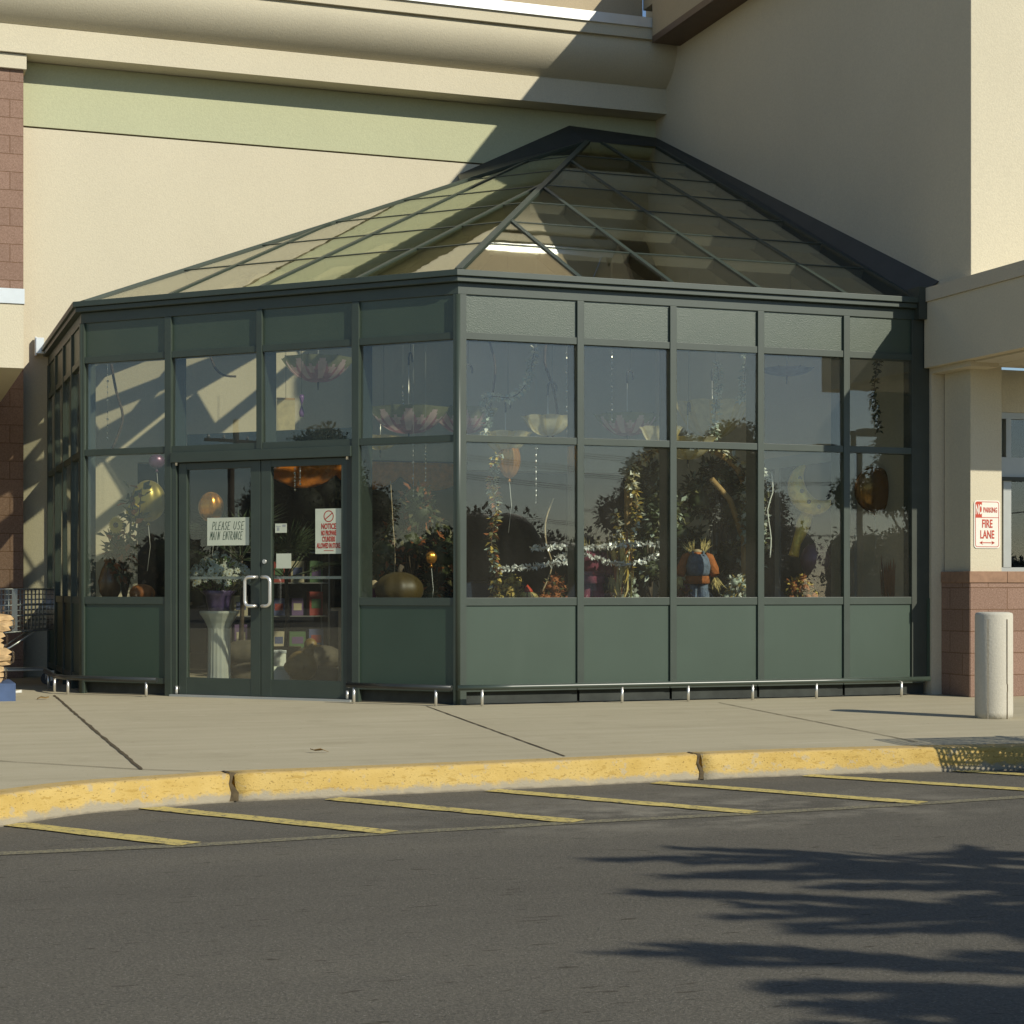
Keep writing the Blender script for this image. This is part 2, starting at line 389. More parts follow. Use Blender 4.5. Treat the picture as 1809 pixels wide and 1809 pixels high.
# ------------------------------------------------------------------ SETTING: road, sidewalk, kerb, markings
b = mb(M_ASPH)
xs = [-260, -60, -20, -8, -2, 4, 10, 30, 90, 260]; ys = [-260, -90, -30, -14, -9, -5, 0, 8, 30]
b.grid([[(x, y, ROAD) for x in xs] for y in ys], False, False)
tag(b.build('road'), kind='structure')
KPTS = [(-7.5, -11.5), (-6.3, -9.0), (-5.4, -7.25), (-4.75, -6.28), (-4.13, -5.62), (-3.69, -5.28), (-3.3, -5.10), (-2.89, -4.98), (-2.4, -4.915), (-1.93, -4.88), (-.88, -4.82), (-.04, -4.745), (.86, -4.735), (1.65, -4.82), (2.2, -4.90), (3.2, -4.95), (5, -5.0), (14, -5.1)]
def dense(pts, st=.12):
    out = []
    for i in range(len(pts) - 1):
        p0 = Vector(pts[max(i - 1, 0)]); p1 = Vector(pts[i]); p2 = Vector(pts[i + 1]); p3 = Vector(pts[min(i + 2, len(pts) - 1)])
        n = max(2, int((p2 - p1).length / st))
        for k in range(n):
            t = k / n
            out.append(.5 * ((2 * p1) + (p2 - p0) * t + (2 * p0 - 5 * p1 + 4 * p2 - p3) * t * t + (3 * p1 - p0 - 3 * p2 + p3) * t ** 3))
    out.append(Vector(pts[-1])); return out
KPTS = [(x + (.03 if x < -4 else 0), y - .09 + (.10 if x < -3.5 else .05 if x < -2.5 else 0)) for x, y in KPTS]
KD = dense(KPTS)
def offs(pts, d):
    out = []
    for i, p in enumerate(pts):
        t = (pts[min(i + 1, len(pts) - 1)] - pts[max(i - 1, 0)]).normalized(); out.append(p + Vector((-t.y, t.x)) * d)
    return out
prof = [(-.042, ROAD - .05), (-.036, ROAD + .02), (-.022, -.08), (-.010, -.035), (-.004, -.016), (.002, -.006), (.012, -.001), (.03, 0.0), (.15, .001)]
cuts = [0, min(range(len(KD)), key=lambda i: (KD[i] - Vector((-2.88, -5.02))).length), min(range(len(KD)), key=lambda i: (KD[i] - Vector((-.04, -4.835))).length), len(KD) - 1]
rng = random.Random(3)
b = mb(M_KERB)
for c0, c1 in zip(cuts, cuts[1:]):
    seg = KD[c0:c1 + 1]
    # open joint of about a centimetre at each end
    if c0: seg = [seg[0].lerp(seg[1], .16)] + seg[1:]
    rows = []
    offsn = [offs(seg, d) for d, z in prof]
    for i in range(len(seg)):
        rows.append([(offsn[j][i].x + rng.uniform(-.002, .002), offsn[j][i].y + rng.uniform(-.003, .003), prof[j][1] + (rng.uniform(-.003, .003) if 1 < j < 6 else 0)) for j in range(len(prof))])
    vs = b.grid(rows, False, True); b.grid([[r_[-1], (r_[-1][0], r_[-1][1], -.2)] for r_ in rows], False, False); b.cap(vs[0]); b.cap(vs[-1][::-1])
tag(b.build('kerb'), kind='structure')
# chipped dark gaps at the kerb joints
for c in cuts[1:3]:
    b = mb(M_JOINT); p = KD[c]; t = (KD[c + 1] - KD[c - 1]).normalized(); nn = Vector((-t.y, t.x))
    prev = None
    for j, (d, z) in enumerate([(-.0425, ROAD + .006), (-.0315, -.10), (-.0195, -.05), (-.0105, -.016), (.006, .002), (.03, .005), (.12, .006)]):
        w = .007 + (.016 if j == 0 else .012 if j in (1, 4) else .0) * (1 if c == cuts[1] else .4)
        q = p + nn * d + t * (.012 * math.sin(j * 2.1))
        row = (Vector((q.x - t.x * w, q.y - t.y * w, z)), Vector((q.x + t.x * w * 1.2, q.y + t.y * w * 1.2, z)))
        if prev: b.face([prev[0], prev[1], row[1], row[0]])
        prev = row
    tag(b.build('kerb_joint'), kind='structure')
# sidewalk slab
inner = offs(KD, .152)
b = mb(M_CONC)
rows = [[(p.x, p.y, 0) for p in inner]]
for k in (.25, .6, 1.0): rows.append([(p.x + (0 if p.x > -4.2 else (-.6 * k * 0)), p.y + (9 - p.y) * k, 0) for p in inner])
b.grid(rows, False, False)
b.face([(-7.6, -11.5, -.001), (-7.35, -11.4, -.001), (-7.35, 9, -.001), (-30, 9, -.001), (-30, -11.5, -.001)])
tag(b.build('sidewalk'), kind='structure')
def strip(name, pts, w, m, z, jit=0.):
    b = mb(m); r = random.Random(len(name) + int(abs(pts[0][0]) * 100))
    P = []
    for i in range(len(pts) - 1):
        p, q = Vector(pts[i]), Vector(pts[i + 1]); n = max(2, int((q - p).length / .12))
        P += [p.lerp(q, k / n) for k in range(n)]
    P.append(Vector(pts[-1])); row = []
    for i, p in enumerate(P):
        t = (P[min(i + 1, len(P) - 1)] - P[max(i - 1, 0)]).normalized(); nn = Vector((-t.y, t.x))
        a = w / 2 * (1 + r.uniform(-jit, jit)); c = w / 2 * (1 + r.uniform(-jit, jit)); o = r.uniform(-jit, jit) * w * .3
        row.append([(p.x + nn.x * (a + o), p.y + nn.y * (a + o), z), (p.x - nn.x * (c - o), p.y - nn.y * (c - o), z)])
    b.grid(row, False, False); return tag(b.build(name), kind='structure')
strip('sidewalk_joint', [(-3.12, 2.55), (-3.21, -.6), (-3.315, -4.657)], .022, M_JOINT, .004, .5)
strip('sidewalk_joint', [(-.31, -.10), (-.843, -4.70)], .014, M_JOINT, .004, .4)
strip('sidewalk_joint', [(2.22, -.48), (1.787, -3.687), (1.659, -4.55)], .012, M_JOINT, .004, .4)
strip('sidewalk_joint', [(-4.9, -3.1), (-4.016, -3.895), (-3.315, -4.657), (-3.03, -4.86)], .010, M_JOINT, .004, .5)
for p, q in [((-5.7, -5.9), (-4.32, -6.98)), ((-4.18, -5.47), (-3.371, -6.6)), ((-3.358, -5.16), (-2.419, -6.521)), ((-2.349, -5.10), (-1.452, -6.451)), ((-1.407, -5.01), (-.465, -6.422)), ((-.364, -4.94), (.562, -6.349)), ((.669, -4.88), (1.52, -6.05)), ((1.7, -4.93), (2.6, -6.2)), ((2.75, -5.02), (3.65, -6.3))]:
    strip('road_stripe', [p, q], .135, M_STRIPE, ROAD + .006, .12)
strip('road_edge_line', [(-5.6, -7.0), (-4.19, -6.60), (-3.371, -6.62), (-2.42, -6.53), (-1.45, -6.46), (-.46, -6.43), (.56, -6.35), (1.26, -6.27), (4, -6.2)], .10, M_EDGE, ROAD + .003, .1)

# ------------------------------------------------------------------ SHOP BUILDING
shop = thing('store_building', 'cream stucco shop building with pale green band, deep cornice and canopies around the glass pavilion', 'building')
OPX, OPZ = -1.85, 2.44
b = mb(M_CREAM); b.box(-20, OPX, YB, YB + .3, 0, 6.165); b.box(OPX, XW, YB, YB + .3, OPZ, 6.165)
b.build('back_wall', shop)
b = mb(M_JOINT); b.box(-20, XW, YB + .02, YB + .3, 6.165, 6.185); b.build('reveal', shop)
b = mb(M_GREENW); b.box(-20, XW, YB - .004, YB + .3, 6.185, 6.9); b.build('green_frieze', shop)
# cornice: profile in Y,z swept along X
yf, zf0, zf1 = 5.93, 6.905, 7.205
pr = [(YB + .3, zf0), (YB - .004, zf0 - .0), (yf, zf0), (yf, zf1), (yf + .02, zf1 + .012)]
for i in range(61):
    t = i / 60 * math.pi / 2
    pr.append((yf + .02 - .325 * math.sin(t) ** 1.25, zf1 + .012 + .44 * (.35 * i / 60 + .65 * (1 - math.cos(t)))))
b = mb(M_CREAM)
yy = pr[-1][0]
pr += [(yy, 7.672)]
top = [(yy + .012, 7.672), (yy + .012, 7.70), (yy - .045, 7.70), (yy - .045, 7.835), (yy + .1, 7.835), (YB + .3, 7.835)]
full = pr + top
b.grid([[(x, y, z) for y, z in full] for x in (-20, -10, -4, 0, 3, XW)], False, False)
for f in b.bm.faces: f.smooth = False
co_ = b.build('cornice', shop)
b = mb(M_WMETAL); b.box(-20, 4.27, yy - .075, YB + .3, 7.835, 7.955); b.build('roof_flashing', shop)
b = mb(M_CREAM2); b.box(-20, 4.27, yy + .25, YB + .3, 7.955, 9.2); b.build('upper_wall', shop)
# side wall with its eave
YC = -.70
b = mb(M_WALLS); b.box(XW, XW + .30, YC, YB + .3, 3.0, 8.5); b.box(XW, XW + .30, -.06, YB + .3, 0, 2.999); b.build('side_wall', shop)
b = mb(M_CREAM); b.box(XW + .003, 16, YC - .004, YC + .3, 3.79, 8.5); b.build('front_wall', shop)
b = mb(M_BROWN); b.box(4.25, XW, -1.2, 5.53, 7.64, 7.72); b.build('eave_soffit', shop)
b = mb(M_CREAM2); b.box(4.25, XW, -1.2, 5.53, 7.72, 8.15); b.box(4.29, XW, -1.2, 5.9, 8.15, 8.6); b.box(4.22, XW, -1.2, 5.9, 8.6, 8.84); b.build('eave', shop)
# right entrance canopy
cf = thing('entrance_canopy', None, None); cf.parent = shop
b = mb(M_WALLS); b.box(4.55, 16, -1.86, YC - .006, 3.05, 3.66); b.box(4.55, XW - .003, YC - .006, -.05, 3.05, 3.66); b.build('canopy_fascia', cf)
b = mb(M_CAPST); b.box(4.532, 16, -1.88, YC - .006, 3.662, 3.79); b.box(4.532, XW - .003, YC - .006, -.04, 3.662, 3.79); b.build('canopy_cap', cf)
b = mb(simple('soffit_boards', (.58, .53, .42), .6, var=.05))
for i in range(14): b.box(4.66 + i * .3, 4.952 + i * .3, -1.75, -.45, 3.035, 3.049)
b.build('canopy_soffit', cf)
YP = -.50
# pier, block wainscot and entrance glazing
b = mb(M_CREAM); b.box(4.752, 5.085, YP, -.08, 1.14, 3.034); b.build('pier', shop)
b = mb(M_BLKX); b.box(4.732, 12, YP - .03, -.065, 0, 1.045); o = b.build('block_base', shop)
b = mb(M_BLKY); b.box(4.726, 4.732, YP - .024, -.065, 0, 1.045); b.build('block_base_end', shop)
b = mb(M_CAPBRK)
for i in range(9): b.box(4.715 + i * .405, 4.715 + i * .405 + .402, YP - .042, -.07, 1.046, 1.15)
b.build('block_cap', shop, bevel=.004)
b = mb(M_ALU)
yw = -.28
for x0, x1, z0, z1 in [(5.087, 9, 1.152, 1.19), (5.087, 9, 2.02, 2.22), (5.087, 9, 2.58, 2.64)]: b.box(x0, x1, yw, yw + .08, z0, z1)
for x in (5.255, 6.2, 7.2): b.box(x, x + .085, yw - .004, yw + .076, 1.19, 2.02); b.box(x + .03, x + .085, yw - .004, yw + .076, 2.22, 2.58)
b.build('entrance_frame', shop)
b = mb(M_FRAMED); b.box(5.087, 9, yw - .03, yw + .02, 2.0, 2.035); b.build('head_track', shop)
b = mb(M_CREAM); b.box(5.087, 12, yw - .02, yw + .3, 2.64, 3.034); b.build('wall_over_entrance', shop)
b = mb(M_GLASSD); b.box(5.09, 9, yw + .03, yw + .036, 1.19, 2.02); b.box(5.09, 9, yw + .03, yw + .036, 2.22, 2.58); b.build('entrance_glass', shop)
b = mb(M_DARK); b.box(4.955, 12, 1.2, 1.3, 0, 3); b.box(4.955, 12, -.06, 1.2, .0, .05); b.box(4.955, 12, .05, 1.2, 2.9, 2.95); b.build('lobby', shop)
b = mb(M_SIGN); b.box(5.12, 5.20, yw + .02, yw + .026, 1.245, 1.33); b.build('door_sticker', shop)
# left wing: block pier, canopy and screen wall
lw = thing('left_wing', None, None); lw.parent = shop
XLW = -3.38
b = mb(M_BLKX); b.box(-12, -3.135, 6.02, YB - .01, 0, 6.735); b.build('block_pier', lw)
b = mb(M_CREAM); b.box(-12, -3.105, 5.97, YB - .012, 6.738, 6.895); b.build('pier_cap', lw)
b = mb(M_CREAM); b.box(-12, XLW, 2.76, 6.01, 3.05, 3.648); b.build('canopy_fascia', lw)
b = mb(M_WMETAL); b.box(-12, XLW + .008, 2.745, 6.0, 3.65, 3.789); b.build('canopy_flashing', lw)
b = mb(simple('left_soffit', (.50, .42, .29), .7, var=.05))
for i in range(9): b.box(-7 + i * .378, -7 + i * .378 + .37, 2.84, 5.98, 3.035, 3.046)
b.build('canopy_soffit', lw)
# shop interior seen through the opening
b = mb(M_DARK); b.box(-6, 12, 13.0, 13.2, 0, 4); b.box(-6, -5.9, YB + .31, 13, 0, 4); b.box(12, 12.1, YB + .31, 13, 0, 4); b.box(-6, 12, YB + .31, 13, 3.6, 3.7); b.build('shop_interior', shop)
b = mb(M_DARKF); b.box(-6, 12, YB + .31, 13, -.05, .01); b.box(OPX, XW, YB - .01, YB + .31, -.05, .008); b.build('shop_floor', shop)
# inner lobby doors in the side wall, inside the pavilion
b = mb(M_ALU)
for y0, y1, z0, z1 in [(1.3, 4.6, 2.3, 2.42), (1.3, 1.42, 0, 2.3), (2.9, 3.0, 0, 2.3), (4.48, 4.6, 0, 2.3), (1.42, 4.48, .02, .2)]: b.box(XW - .03, XW - .001, y0, y1, z0, z1)
b.build('lobby_door_frame', shop)
b = mb(simple('lobby_door_glass', (.05, .055, .055), .1, 0, .6, .1)); b.box(XW - .012, XW - .002, 1.42, 4.48, .2, 2.3); b.build('lobby_door_glazing', shop)
b = mb(M_WMETAL); b.box(-2.99, -2.90, YB - .12, YB - .002, 3.62, 3.80); b.box(-3.0, -2.975, YB - .10, YB - .03, 3.6, 3.81); b.build('wall_lamp_box', shop, bevel=.006)

# ------------------------------------------------------------------ GLASS PAVILION
pav = thing('glass_pavilion', 'green framed glass pavilion with hipped glass roof and double door in the shop corner', 'glass pavilion')
RM = [.03, 1.11, 1.995, 2.862, 3.742, 4.60]
LM = [0, 1.0, 2.0, 3.0, 4.0]
FM = [.03, .9, 1.76, 2.6, 3.42]
Z = dict(base=.11, br=.165, s0=.846, s1=.914, m0=2.245, m1=2.305, r0=3.12, r1=3.18, h0=3.50, top=3.69)
MW = .032
def mull(F, a, w=MW, z0=.0, z1=None, d0=-.21, d1=.03, name='mullion'):
    b = mb(M_FRAME); b.fbox(F, a - w, a + w, z0, z1 or Z['h0'], d0, d1); return b.build(name, pav, bevel=.003)
PR = random.Random(77)
def bay(F, a0, a1, door=False, dark=False):
    e0, e1 = a0 + MW, a1 - MW
    def rail(z0, z1, nm, d1=.022, d0=-.10):
        b = mb(M_FRAME); b.fbox(F, e0, e1, z0, z1, d0, d1); b.build(nm, pav, bevel=.002)
    def pane(z0, z1):
        b = mb(M_GLASS); q = [PR.uniform(-.0035, .0035) for _ in range(3)]; a0_, a1_ = e0 + .002, e1 - .002
        D = lambda a, z: q[0] + q[1] * (a - a0_) / (a1_ - a0_) * 2 + q[2] * (z - z0) / (z1 - z0) * 2
        b.hexa([F.pt(a0_, D(a0_, z0), z0), F.pt(a1_, D(a1_, z0), z0), F.pt(a1_, D(a1_, z0) - .006, z0), F.pt(a0_, D(a0_, z0) - .006, z0), F.pt(a0_, D(a0_, z1), z1), F.pt(a1_, D(a1_, z1), z1), F.pt(a1_, D(a1_, z1) - .006, z1), F.pt(a0_, D(a0_, z1) - .006, z1)]); b.build('window_pane', pav)
    b = mb(M_SPAN); b.fbox(F, e0, e1, Z['r1'], Z['h0'], -.03, .004); b.build('spandrel_panel', pav)
    rail(Z['r0'], Z['r1'], 'transom'); rail(Z['m0'], Z['m1'], 'transom')
    pane(Z['m1'], Z['r0'])
    if not door:
        rail(Z['s0'], Z['s1'], 'sill'); pane(Z['s1'], Z['m0'])
        b = mb(M_PANEL); b.fbox(F, e0, e1, Z['br'], Z['s0'], -.04, .008); b.build('kick_panel', pav)
        rail(Z['base'], Z['br'], 'bottom_rail')
        b = mb(M_BASE); b.fbox(F, e0 - .02, e1 + .02, .0, Z['base'], -.12, -.03); b.build('base_trim', pav)
for i in range(4):
    bay(FL, LM[i], LM[i + 1], door=i in (1, 2))
for i in range(1, 4): mull(FL, LM[i], .036 if i != 2 else .03, z0=0 if i != 2 else Z['m0'])
for i in range(5): bay(FR, RM[i], RM[i + 1])
for i in range(1, 5): mull(FR, RM[i], z0=Z['base'])
b = mb(M_FRAMED); b.box(4.43, XW - .003, -.028, .12, .165, 3.5); b.build('end_jamb', pav, bevel=.003)
b = mb(M_PANEL); b.box(XW - .03, XW + .005, -.035, -.029, .165, .9); b.build('end_cover', pav)
for i in range(4): bay(FF, FM[i], FM[i + 1])
for i in range(0, 4): mull(FF, FM[i], .03, z0=0)
# corner posts
def post(x, y, dirs, nm='corner_post'):
    b = mb(M_FRAME)
    for F, a0, a1 in dirs: b.fbox(F, a0, a1, 0.0, Z['h0'], -.07, .032)
    b.tube([(x, y, 0), (x, y, Z['h0'])], .034, 12); b.build(nm, pav)
post(0, 0, [(FL, WL - MW, WL - .004), (FR, .004, RM[0] + MW)])
post(-WL * S2, WL * S2, [(FL, .004, MW), (FF, 3.40, YB - WL * S2 - .004)])
# heads and gutter round the eave, mitred
def along_eave(d0, d1, z0, z1, m, nm, end=4.46):
    def P(d):
        k = math.tan(R(22.5)) * d
        return [(-WL * S2 - d, YB - .002), (-WL * S2 - d, WL * S2 - k), (-k, -d), (end, -d)]
    A, B_ = P(d0), P(d1); b = mb(m)
    for i in range(3):
        b.hexa([(*B_[i], z0), (*B_[i + 1], z0), (*A[i + 1], z0), (*A[i], z0), (*B_[i], z1), (*B_[i + 1], z1), (*A[i + 1], z1), (*A[i], z1)])
    bmesh.ops.remove_doubles(b.bm, verts=b.bm.verts, dist=1e-5)
    return b.build(nm, pav, bevel=.004)
along_eave(-.10, .02, Z['h0'] + .001, 3.60, M_FRAME, 'eave_head', XW - .004)
along_eave(-.10, .075, 3.602, 3.646, M_FRAME, 'gutter')
along_eave(-.08, .10, 3.648, 3.70, M_FRAME, 'gutter_lip')
# roof
C0 = Vector((0, 0, 3.70)); L0 = Vector((-WL * S2, WL * S2, 3.70)); AP = Vector((3.55, 5.9, 6.46)); TR = Vector((4.49, 5.9, 6.46)); RR = Vector((4.49, 0, 3.70))
F0 = Vector((-WL * S2, YB, 3.70)); FA = Vector((3.55, YB, 6.46))
sR = (AP.z - 3.70) / 5.9
nR = Vector((0, -sR, 1)).normalized()
nL = (L0 - C0).cross(AP - C0); nL = (nL if nL.z > 0 else -nL).normalized()
nF = (F0 - L0).cross(AP - L0); nF = (nF if nF.z > 0 else -nF).normalized()
def clip(poly, axis_fn, lo, hi):
    for fn, lim, sgn in ((axis_fn, lo, 1), (axis_fn, hi, -1)):
        out = []
        for i in range(len(poly)):
            p, q = poly[i], poly[(i + 1) % len(poly)]
            dp, dq = sgn * (fn(p) - lim), sgn * (fn(q) - lim)
            if dp >= 0: out.append(p)
            if dp * dq < 0: out.append(p.lerp(q, dp / (dp - dq)))
        poly = out
        if len(poly) < 3: return []
    return poly
def slab(b, poly, n, t):
    lo = [b.bm.verts.new(p) for p in poly]; hi = [b.bm.verts.new(p + n * t) for p in poly]
    for ring in (lo[::-1], hi):
        f = b.bm.faces.new(ring); f.material_index = b.cur
    for i in range(len(poly)):
        j = (i + 1) % len(poly); f = b.bm.faces.new((lo[i], lo[j], hi[j], hi[i])); f.material_index = b.cur
def slope(poly, n, axis, cutsA, up, cutsU, gap):
    """glass bays between rafters, rafters (parts) and purlins (parts) clipped to the slope"""
    ed = [-1e3] + cutsA + [1e3]
    for a0, a1 in zip(ed, ed[1:]):
        q = clip(poly, axis, a0 + (.012 if a0 > -1e3 else 0), a1 - (.012 if a1 < 1e3 else 0))
        if q: b = mb(M_GLASSR); slab(b, q, n, .007); b.build('roof_pane', pav)
    for a in cutsA:
        q = clip(poly, axis, a - 1e-4, a + 1e-4)
        if not q: continue
        q.sort(key=up); b = mb(M_FRAME); b.beam(q[0], q[-1], .046, -.12, .018, n); b.build('rafter', pav)
    for u in cutsU:
        q = clip(poly, up, u - 1e-4, u + 1e-4)
        if not q: continue
        q.sort(key=axis); b = mb(M_FRAME); b.beam(q[0], q[-1], .03, .0075, .013, n); b.mat(M_ALU); b.beam(q[0], q[-1], .034, -.09, -.001, n); b.build('purlin', pav)  # lower bar in paler metal, putting the sunlit look into its colour
slope([C0, RR, TR, AP], nR, lambda p: p.x, RM[1:5], lambda p: p.y, [.91, 1.75, 2.58, 3.40, 4.20, 5.02], 0)
slope([C0, AP, L0], nL, lambda p: (p.x - p.y) * S2 + WL, [1.0, 2.0, 3.0], lambda p: (p.x + p.y) * S2, [1.07, 1.98, 2.90, 3.82, 4.74, 5.65], 0)
slope([L0, AP, FA, F0], nF, lambda p: -p.y, [-5.37, -4.5, -3.65], lambda p: p.x, [-1.7, -.6, .5, 1.6, 2.7], 0)
for nm, p, q, n in (('hip_rafter', C0, AP, (nL + nR)), ('hip_rafter', L0, AP, (nL + nF)), ('hip_rafter', C0 * 0 + RR + Vector((.0, 0, 0)), TR, nR)):
    b = mb(M_FRAME if nm == 'hip_rafter' and p != RR else M_FRAMED); b.beam(p, q, .065, -.14, .024, n); b.build(nm, pav)
# flashings against the walls
b = mb(M_FLASH); W1 = Vector((XW - .003, 6.24, 6.68)); W0 = Vector((3.45, YB - .006, 6.74)); _q = AP.lerp(L0, .30)
b.face([AP + Vector((-.05, 0, .0)), TR + Vector((0, 0, .02)), W1, W0])
b.face([AP + Vector((-.05, 0, .0)), W0, Vector((2.0, YB - .006, 6.02)), _q + Vector((0, .03, -.02))])
b.face([RR + Vector((0, -.02, .015)), TR + Vector((0, 0, .02)), W1, Vector((XW - .003, -.19, 3.84))])
o = b.build('wall_flashing', pav); sm = o.modifiers.new('thick', 'SOLIDIFY'); sm.thickness = .004; sm.offset = 0
b = mb(M_FRAMED); b.box(4.462, XW - .004, -.1, .1, 3.50, 3.80); b.build('gutter_end', pav)
for a0, a1, u0, u1 in ((1.05, 1.95, 2.0, 2.9), (.25, .95, 1.78, 2.08)):  # panels added under the left slope to keep sun off the inner wall
    P = lambda a, u: Vector(((u + a - WL) * S2, (u - a + WL) * S2, 3.70 - (nL.x * ((u + a - WL) * S2) + nL.y * ((u - a + WL) * S2)) / nL.z))
    b = mb(M_ADDSHADE); slab(b, [P(a0, u0) - nL * .15, P(a1, u0) - nL * .15, P(a1, u1) - nL * .15, P(a0, u1) - nL * .15], nL, .006); b.build('added_shade_panel', pav)
b = mb(M_TILE)
b.face([(-WL * S2, WL * S2, .006), (0, 0, .006), (XW, 0, .006), (XW, YB, .006), (-WL * S2, YB, .006)]); b.build('pavilion_floor', pav)
# inner ties seen low in the transom lights of the door bays
b = mb(M_FRAME); b.fbox(FL, 1.04, 2.96, 2.312, 2.43, -.34, -.215); b.build('door_operator_box', pav)
# doors
b = mb(M_FRAME); b.fbox(FL, 1.037, 2.963, 2.15, 2.244, -.08, .045); b.build('door_header', pav, bevel=.004)
b = mb(M_FRAME); b.fbox(FL, 1.037, 1.085, 0, 2.149, -.08, .02); b.build('door_jamb', pav)
b = mb(M_FRAMED); b.fbox(FL, 2.905, 2.963, 0, 2.149, -.08, .012); b.build('door_jamb', pav)
b = mb(M_ALU); b.fbox(FL, 1.037, 2.963, .0, .018, -.14, .06); b.build('door_sill', pav)
def door(a0, a1, hside, st0, st1):
    d = mb(M_FRAME)
    d.fbox(FL, a0, a0 + st0, .022, 2.145, -.05, .0); d.fbox(FL, a1 - st1, a1, .022, 2.145, -.05, .0)
    d.fbox(FL, a0 + st0, a1 - st1, .022, .175, -.048, -.002); d.fbox(FL, a0 + st0, a1 - st1, 2.085, 2.145, -.048, -.002)
    d = d.build('door', pav, bevel=.002)
    g = mb(M_GLASS); g.fbox(FL, a0 + st0 + .001, a1 - st1 - .001, .176, 2.084, -.028, -.022); g.build('door_glass', d)
    p = mb(M_ALU); p.fbox(FL, a0 + st0 - .01, a1 - st1 + .01, 1.078, 1.102, -.085, -.055); p.build('push_bar', d)
    h = mb(M_CHROME); s = -1 if hside == 'r' else 1
    ae = a1 - .03 if hside == 'r' else a0 + .03
    pts = [(ae, .005, 1.095)]
    for k in range(7):
        t = k / 6 * math.pi / 2; pts.append((ae + s * (.055 + .045 * math.sin(t)), .055, 1.05 + .045 * math.cos(t)))
    for k in range(7):
        t = k / 6 * math.pi / 2; pts.append((ae + s * (.055 + .045 * math.cos(t)), .055, .88 - .045 * math.sin(t)))
    pts.append((ae, .005, .835))
    pts.insert(1, (ae + s * .012, .05, 1.095)); pts.insert(-1, (ae + s * .012, .05, .835))
    h.tube([FL.pt(*q) for q in pts], .0155, 12); h.build('pull_handle', d)
    if hside == 'l':
        k = mb(M_CHROME); k.tube([FL.pt(a0 + .04, 0, 1.235), FL.pt(a0 + .04, .012, 1.235)], .02, 14); k.build('lock_cylinder', d)
    for z in (.06, 2.16):
        k = mb(M_CHROME); ah = a0 - .012 if hside == 'r' else a1 + .012
        k.tube([FL.pt(ah, .015, z - .035), FL.pt(ah, .015, z + .035)], .014, 8); k.build('hinge', d)
door(1.10, 1.995, 'r', .09, .105)
door(2.003, 2.90, 'l', .105, .06)

# notices fixed behind the door glass
def notice(name, label, a0, a1, z0, z1, cat='notice'):
    t = thing(name, label, cat); b = mb(M_PAPER); b.fbox(FL, a0, a1, z0, z1, -.0212, -.0192 + .0)
    b.build('sheet', t); return t
DN = -.0188
SEG = {  # simple hand-drawn capitals on a 0..1 square
    'P': [[(0, 0), (.05, 1), (.6, .95), (.7, .7), (.5, .5), (.05, .45)]], 'L': [[(.1, 1), (0, 0), (.65, .03)]], 'E': [[(.7, 1), (.1, .97), (0, 0), (.65, .03)], [(.05, .5), (.5, .55)]],
    'A': [[(0, 0), (.4, 1), (.75, 0)], [(.15, .38), (.62, .4)]], 'S': [[(.7, .9), (.4, 1), (.1, .8), (.35, .55), (.65, .35), (.45, .02), (.05, .1)]], 'U': [[(.1, 1), (.03, .25), (.3, 0), (.6, .2), (.72, 1)]],
    'M': [[(0, 0), (.12, 1), (.4, .4), (.68, 1), (.8, 0)]], 'I': [[(.3, 1), (.26, 0)]], 'N': [[(0, 0), (.1, 1), (.6, .05), (.7, 1)]], 'T': [[(0, 1), (.8, .98)], [(.42, 1), (.35, 0)]],
    'R': [[(0, 0), (.08, 1), (.6, .93), (.62, .62), (.08, .5), (.68, 0)]], 'C': [[(.7, .85), (.4, 1), (.08, .6), (.15, .12), (.45, 0), (.7, .15)]]}
def handwrite(parent, F, lines, a0, z1, h, w, lh, d, thick=.006):
    b = mb(M_INK); r = random.Random(5)
    for li, (s, ind, ww) in enumerate(lines):
        a = a0 + ind
        for ch in s:
            if ch == ' ': a += ww * .7; continue
            for st in SEG[ch]:
                P = [(a + p[0] * ww * .95 + p[1] * h * .13 + r.uniform(-.001, .001), z1 - li * lh - h + p[1] * h) for p in st]
                for (x0, y0), (x1, y1) in zip(P, P[1:]):
                    dx, dy = x1 - x0, y1 - y0; L = math.hypot(dx, dy) or 1; nx, ny = -dy / L * thick / 2, dx / L * thick / 2
                    ex, ey = dx / L * thick * .4, dy / L * thick * .4
                    b.face([F.pt(x0 + nx - ex, d, y0 + ny - ey), F.pt(x1 + nx + ex, d, y1 + ny + ey), F.pt(x1 - nx + ex, d, y1 - ny + ey), F.pt(x0 - nx - ex, d, y0 - ny - ey)])
            a += ww
    b.build('lettering', parent)
t = notice('paper_notice', 'hand-lettered PLEASE USE MAIN ENTRANCE sheet on the left door', 1.405, 1.862, 1.385, 1.638)
handwrite(t, FL, [('PLEASE', .055, .0335), ], 1.405, 1.60, .072, .04, .09, DN)
handwrite(t, FL, [('USE', .285, .042), ], 1.405, 1.60, .072, .04, .09, DN)
handwrite(t, FL, [('MAIN', .030, .0275), ], 1.405, 1.51, .072, .04, .09, DN)
handwrite(t, FL, [('ENTRANCE', .172, .0268), ], 1.405, 1.51, .072, .04, .09, DN)
t = notice('printed_notice', 'white notice in red capitals about propane cylinders on the right door', 2.562, 2.835, 1.30, 1.70)
mx = 2.70
b = mb(M_REDP)
ring = []
for k in range(32):
    a = 2 * math.pi * k / 32; ring.append((math.cos(a), math.sin(a)))
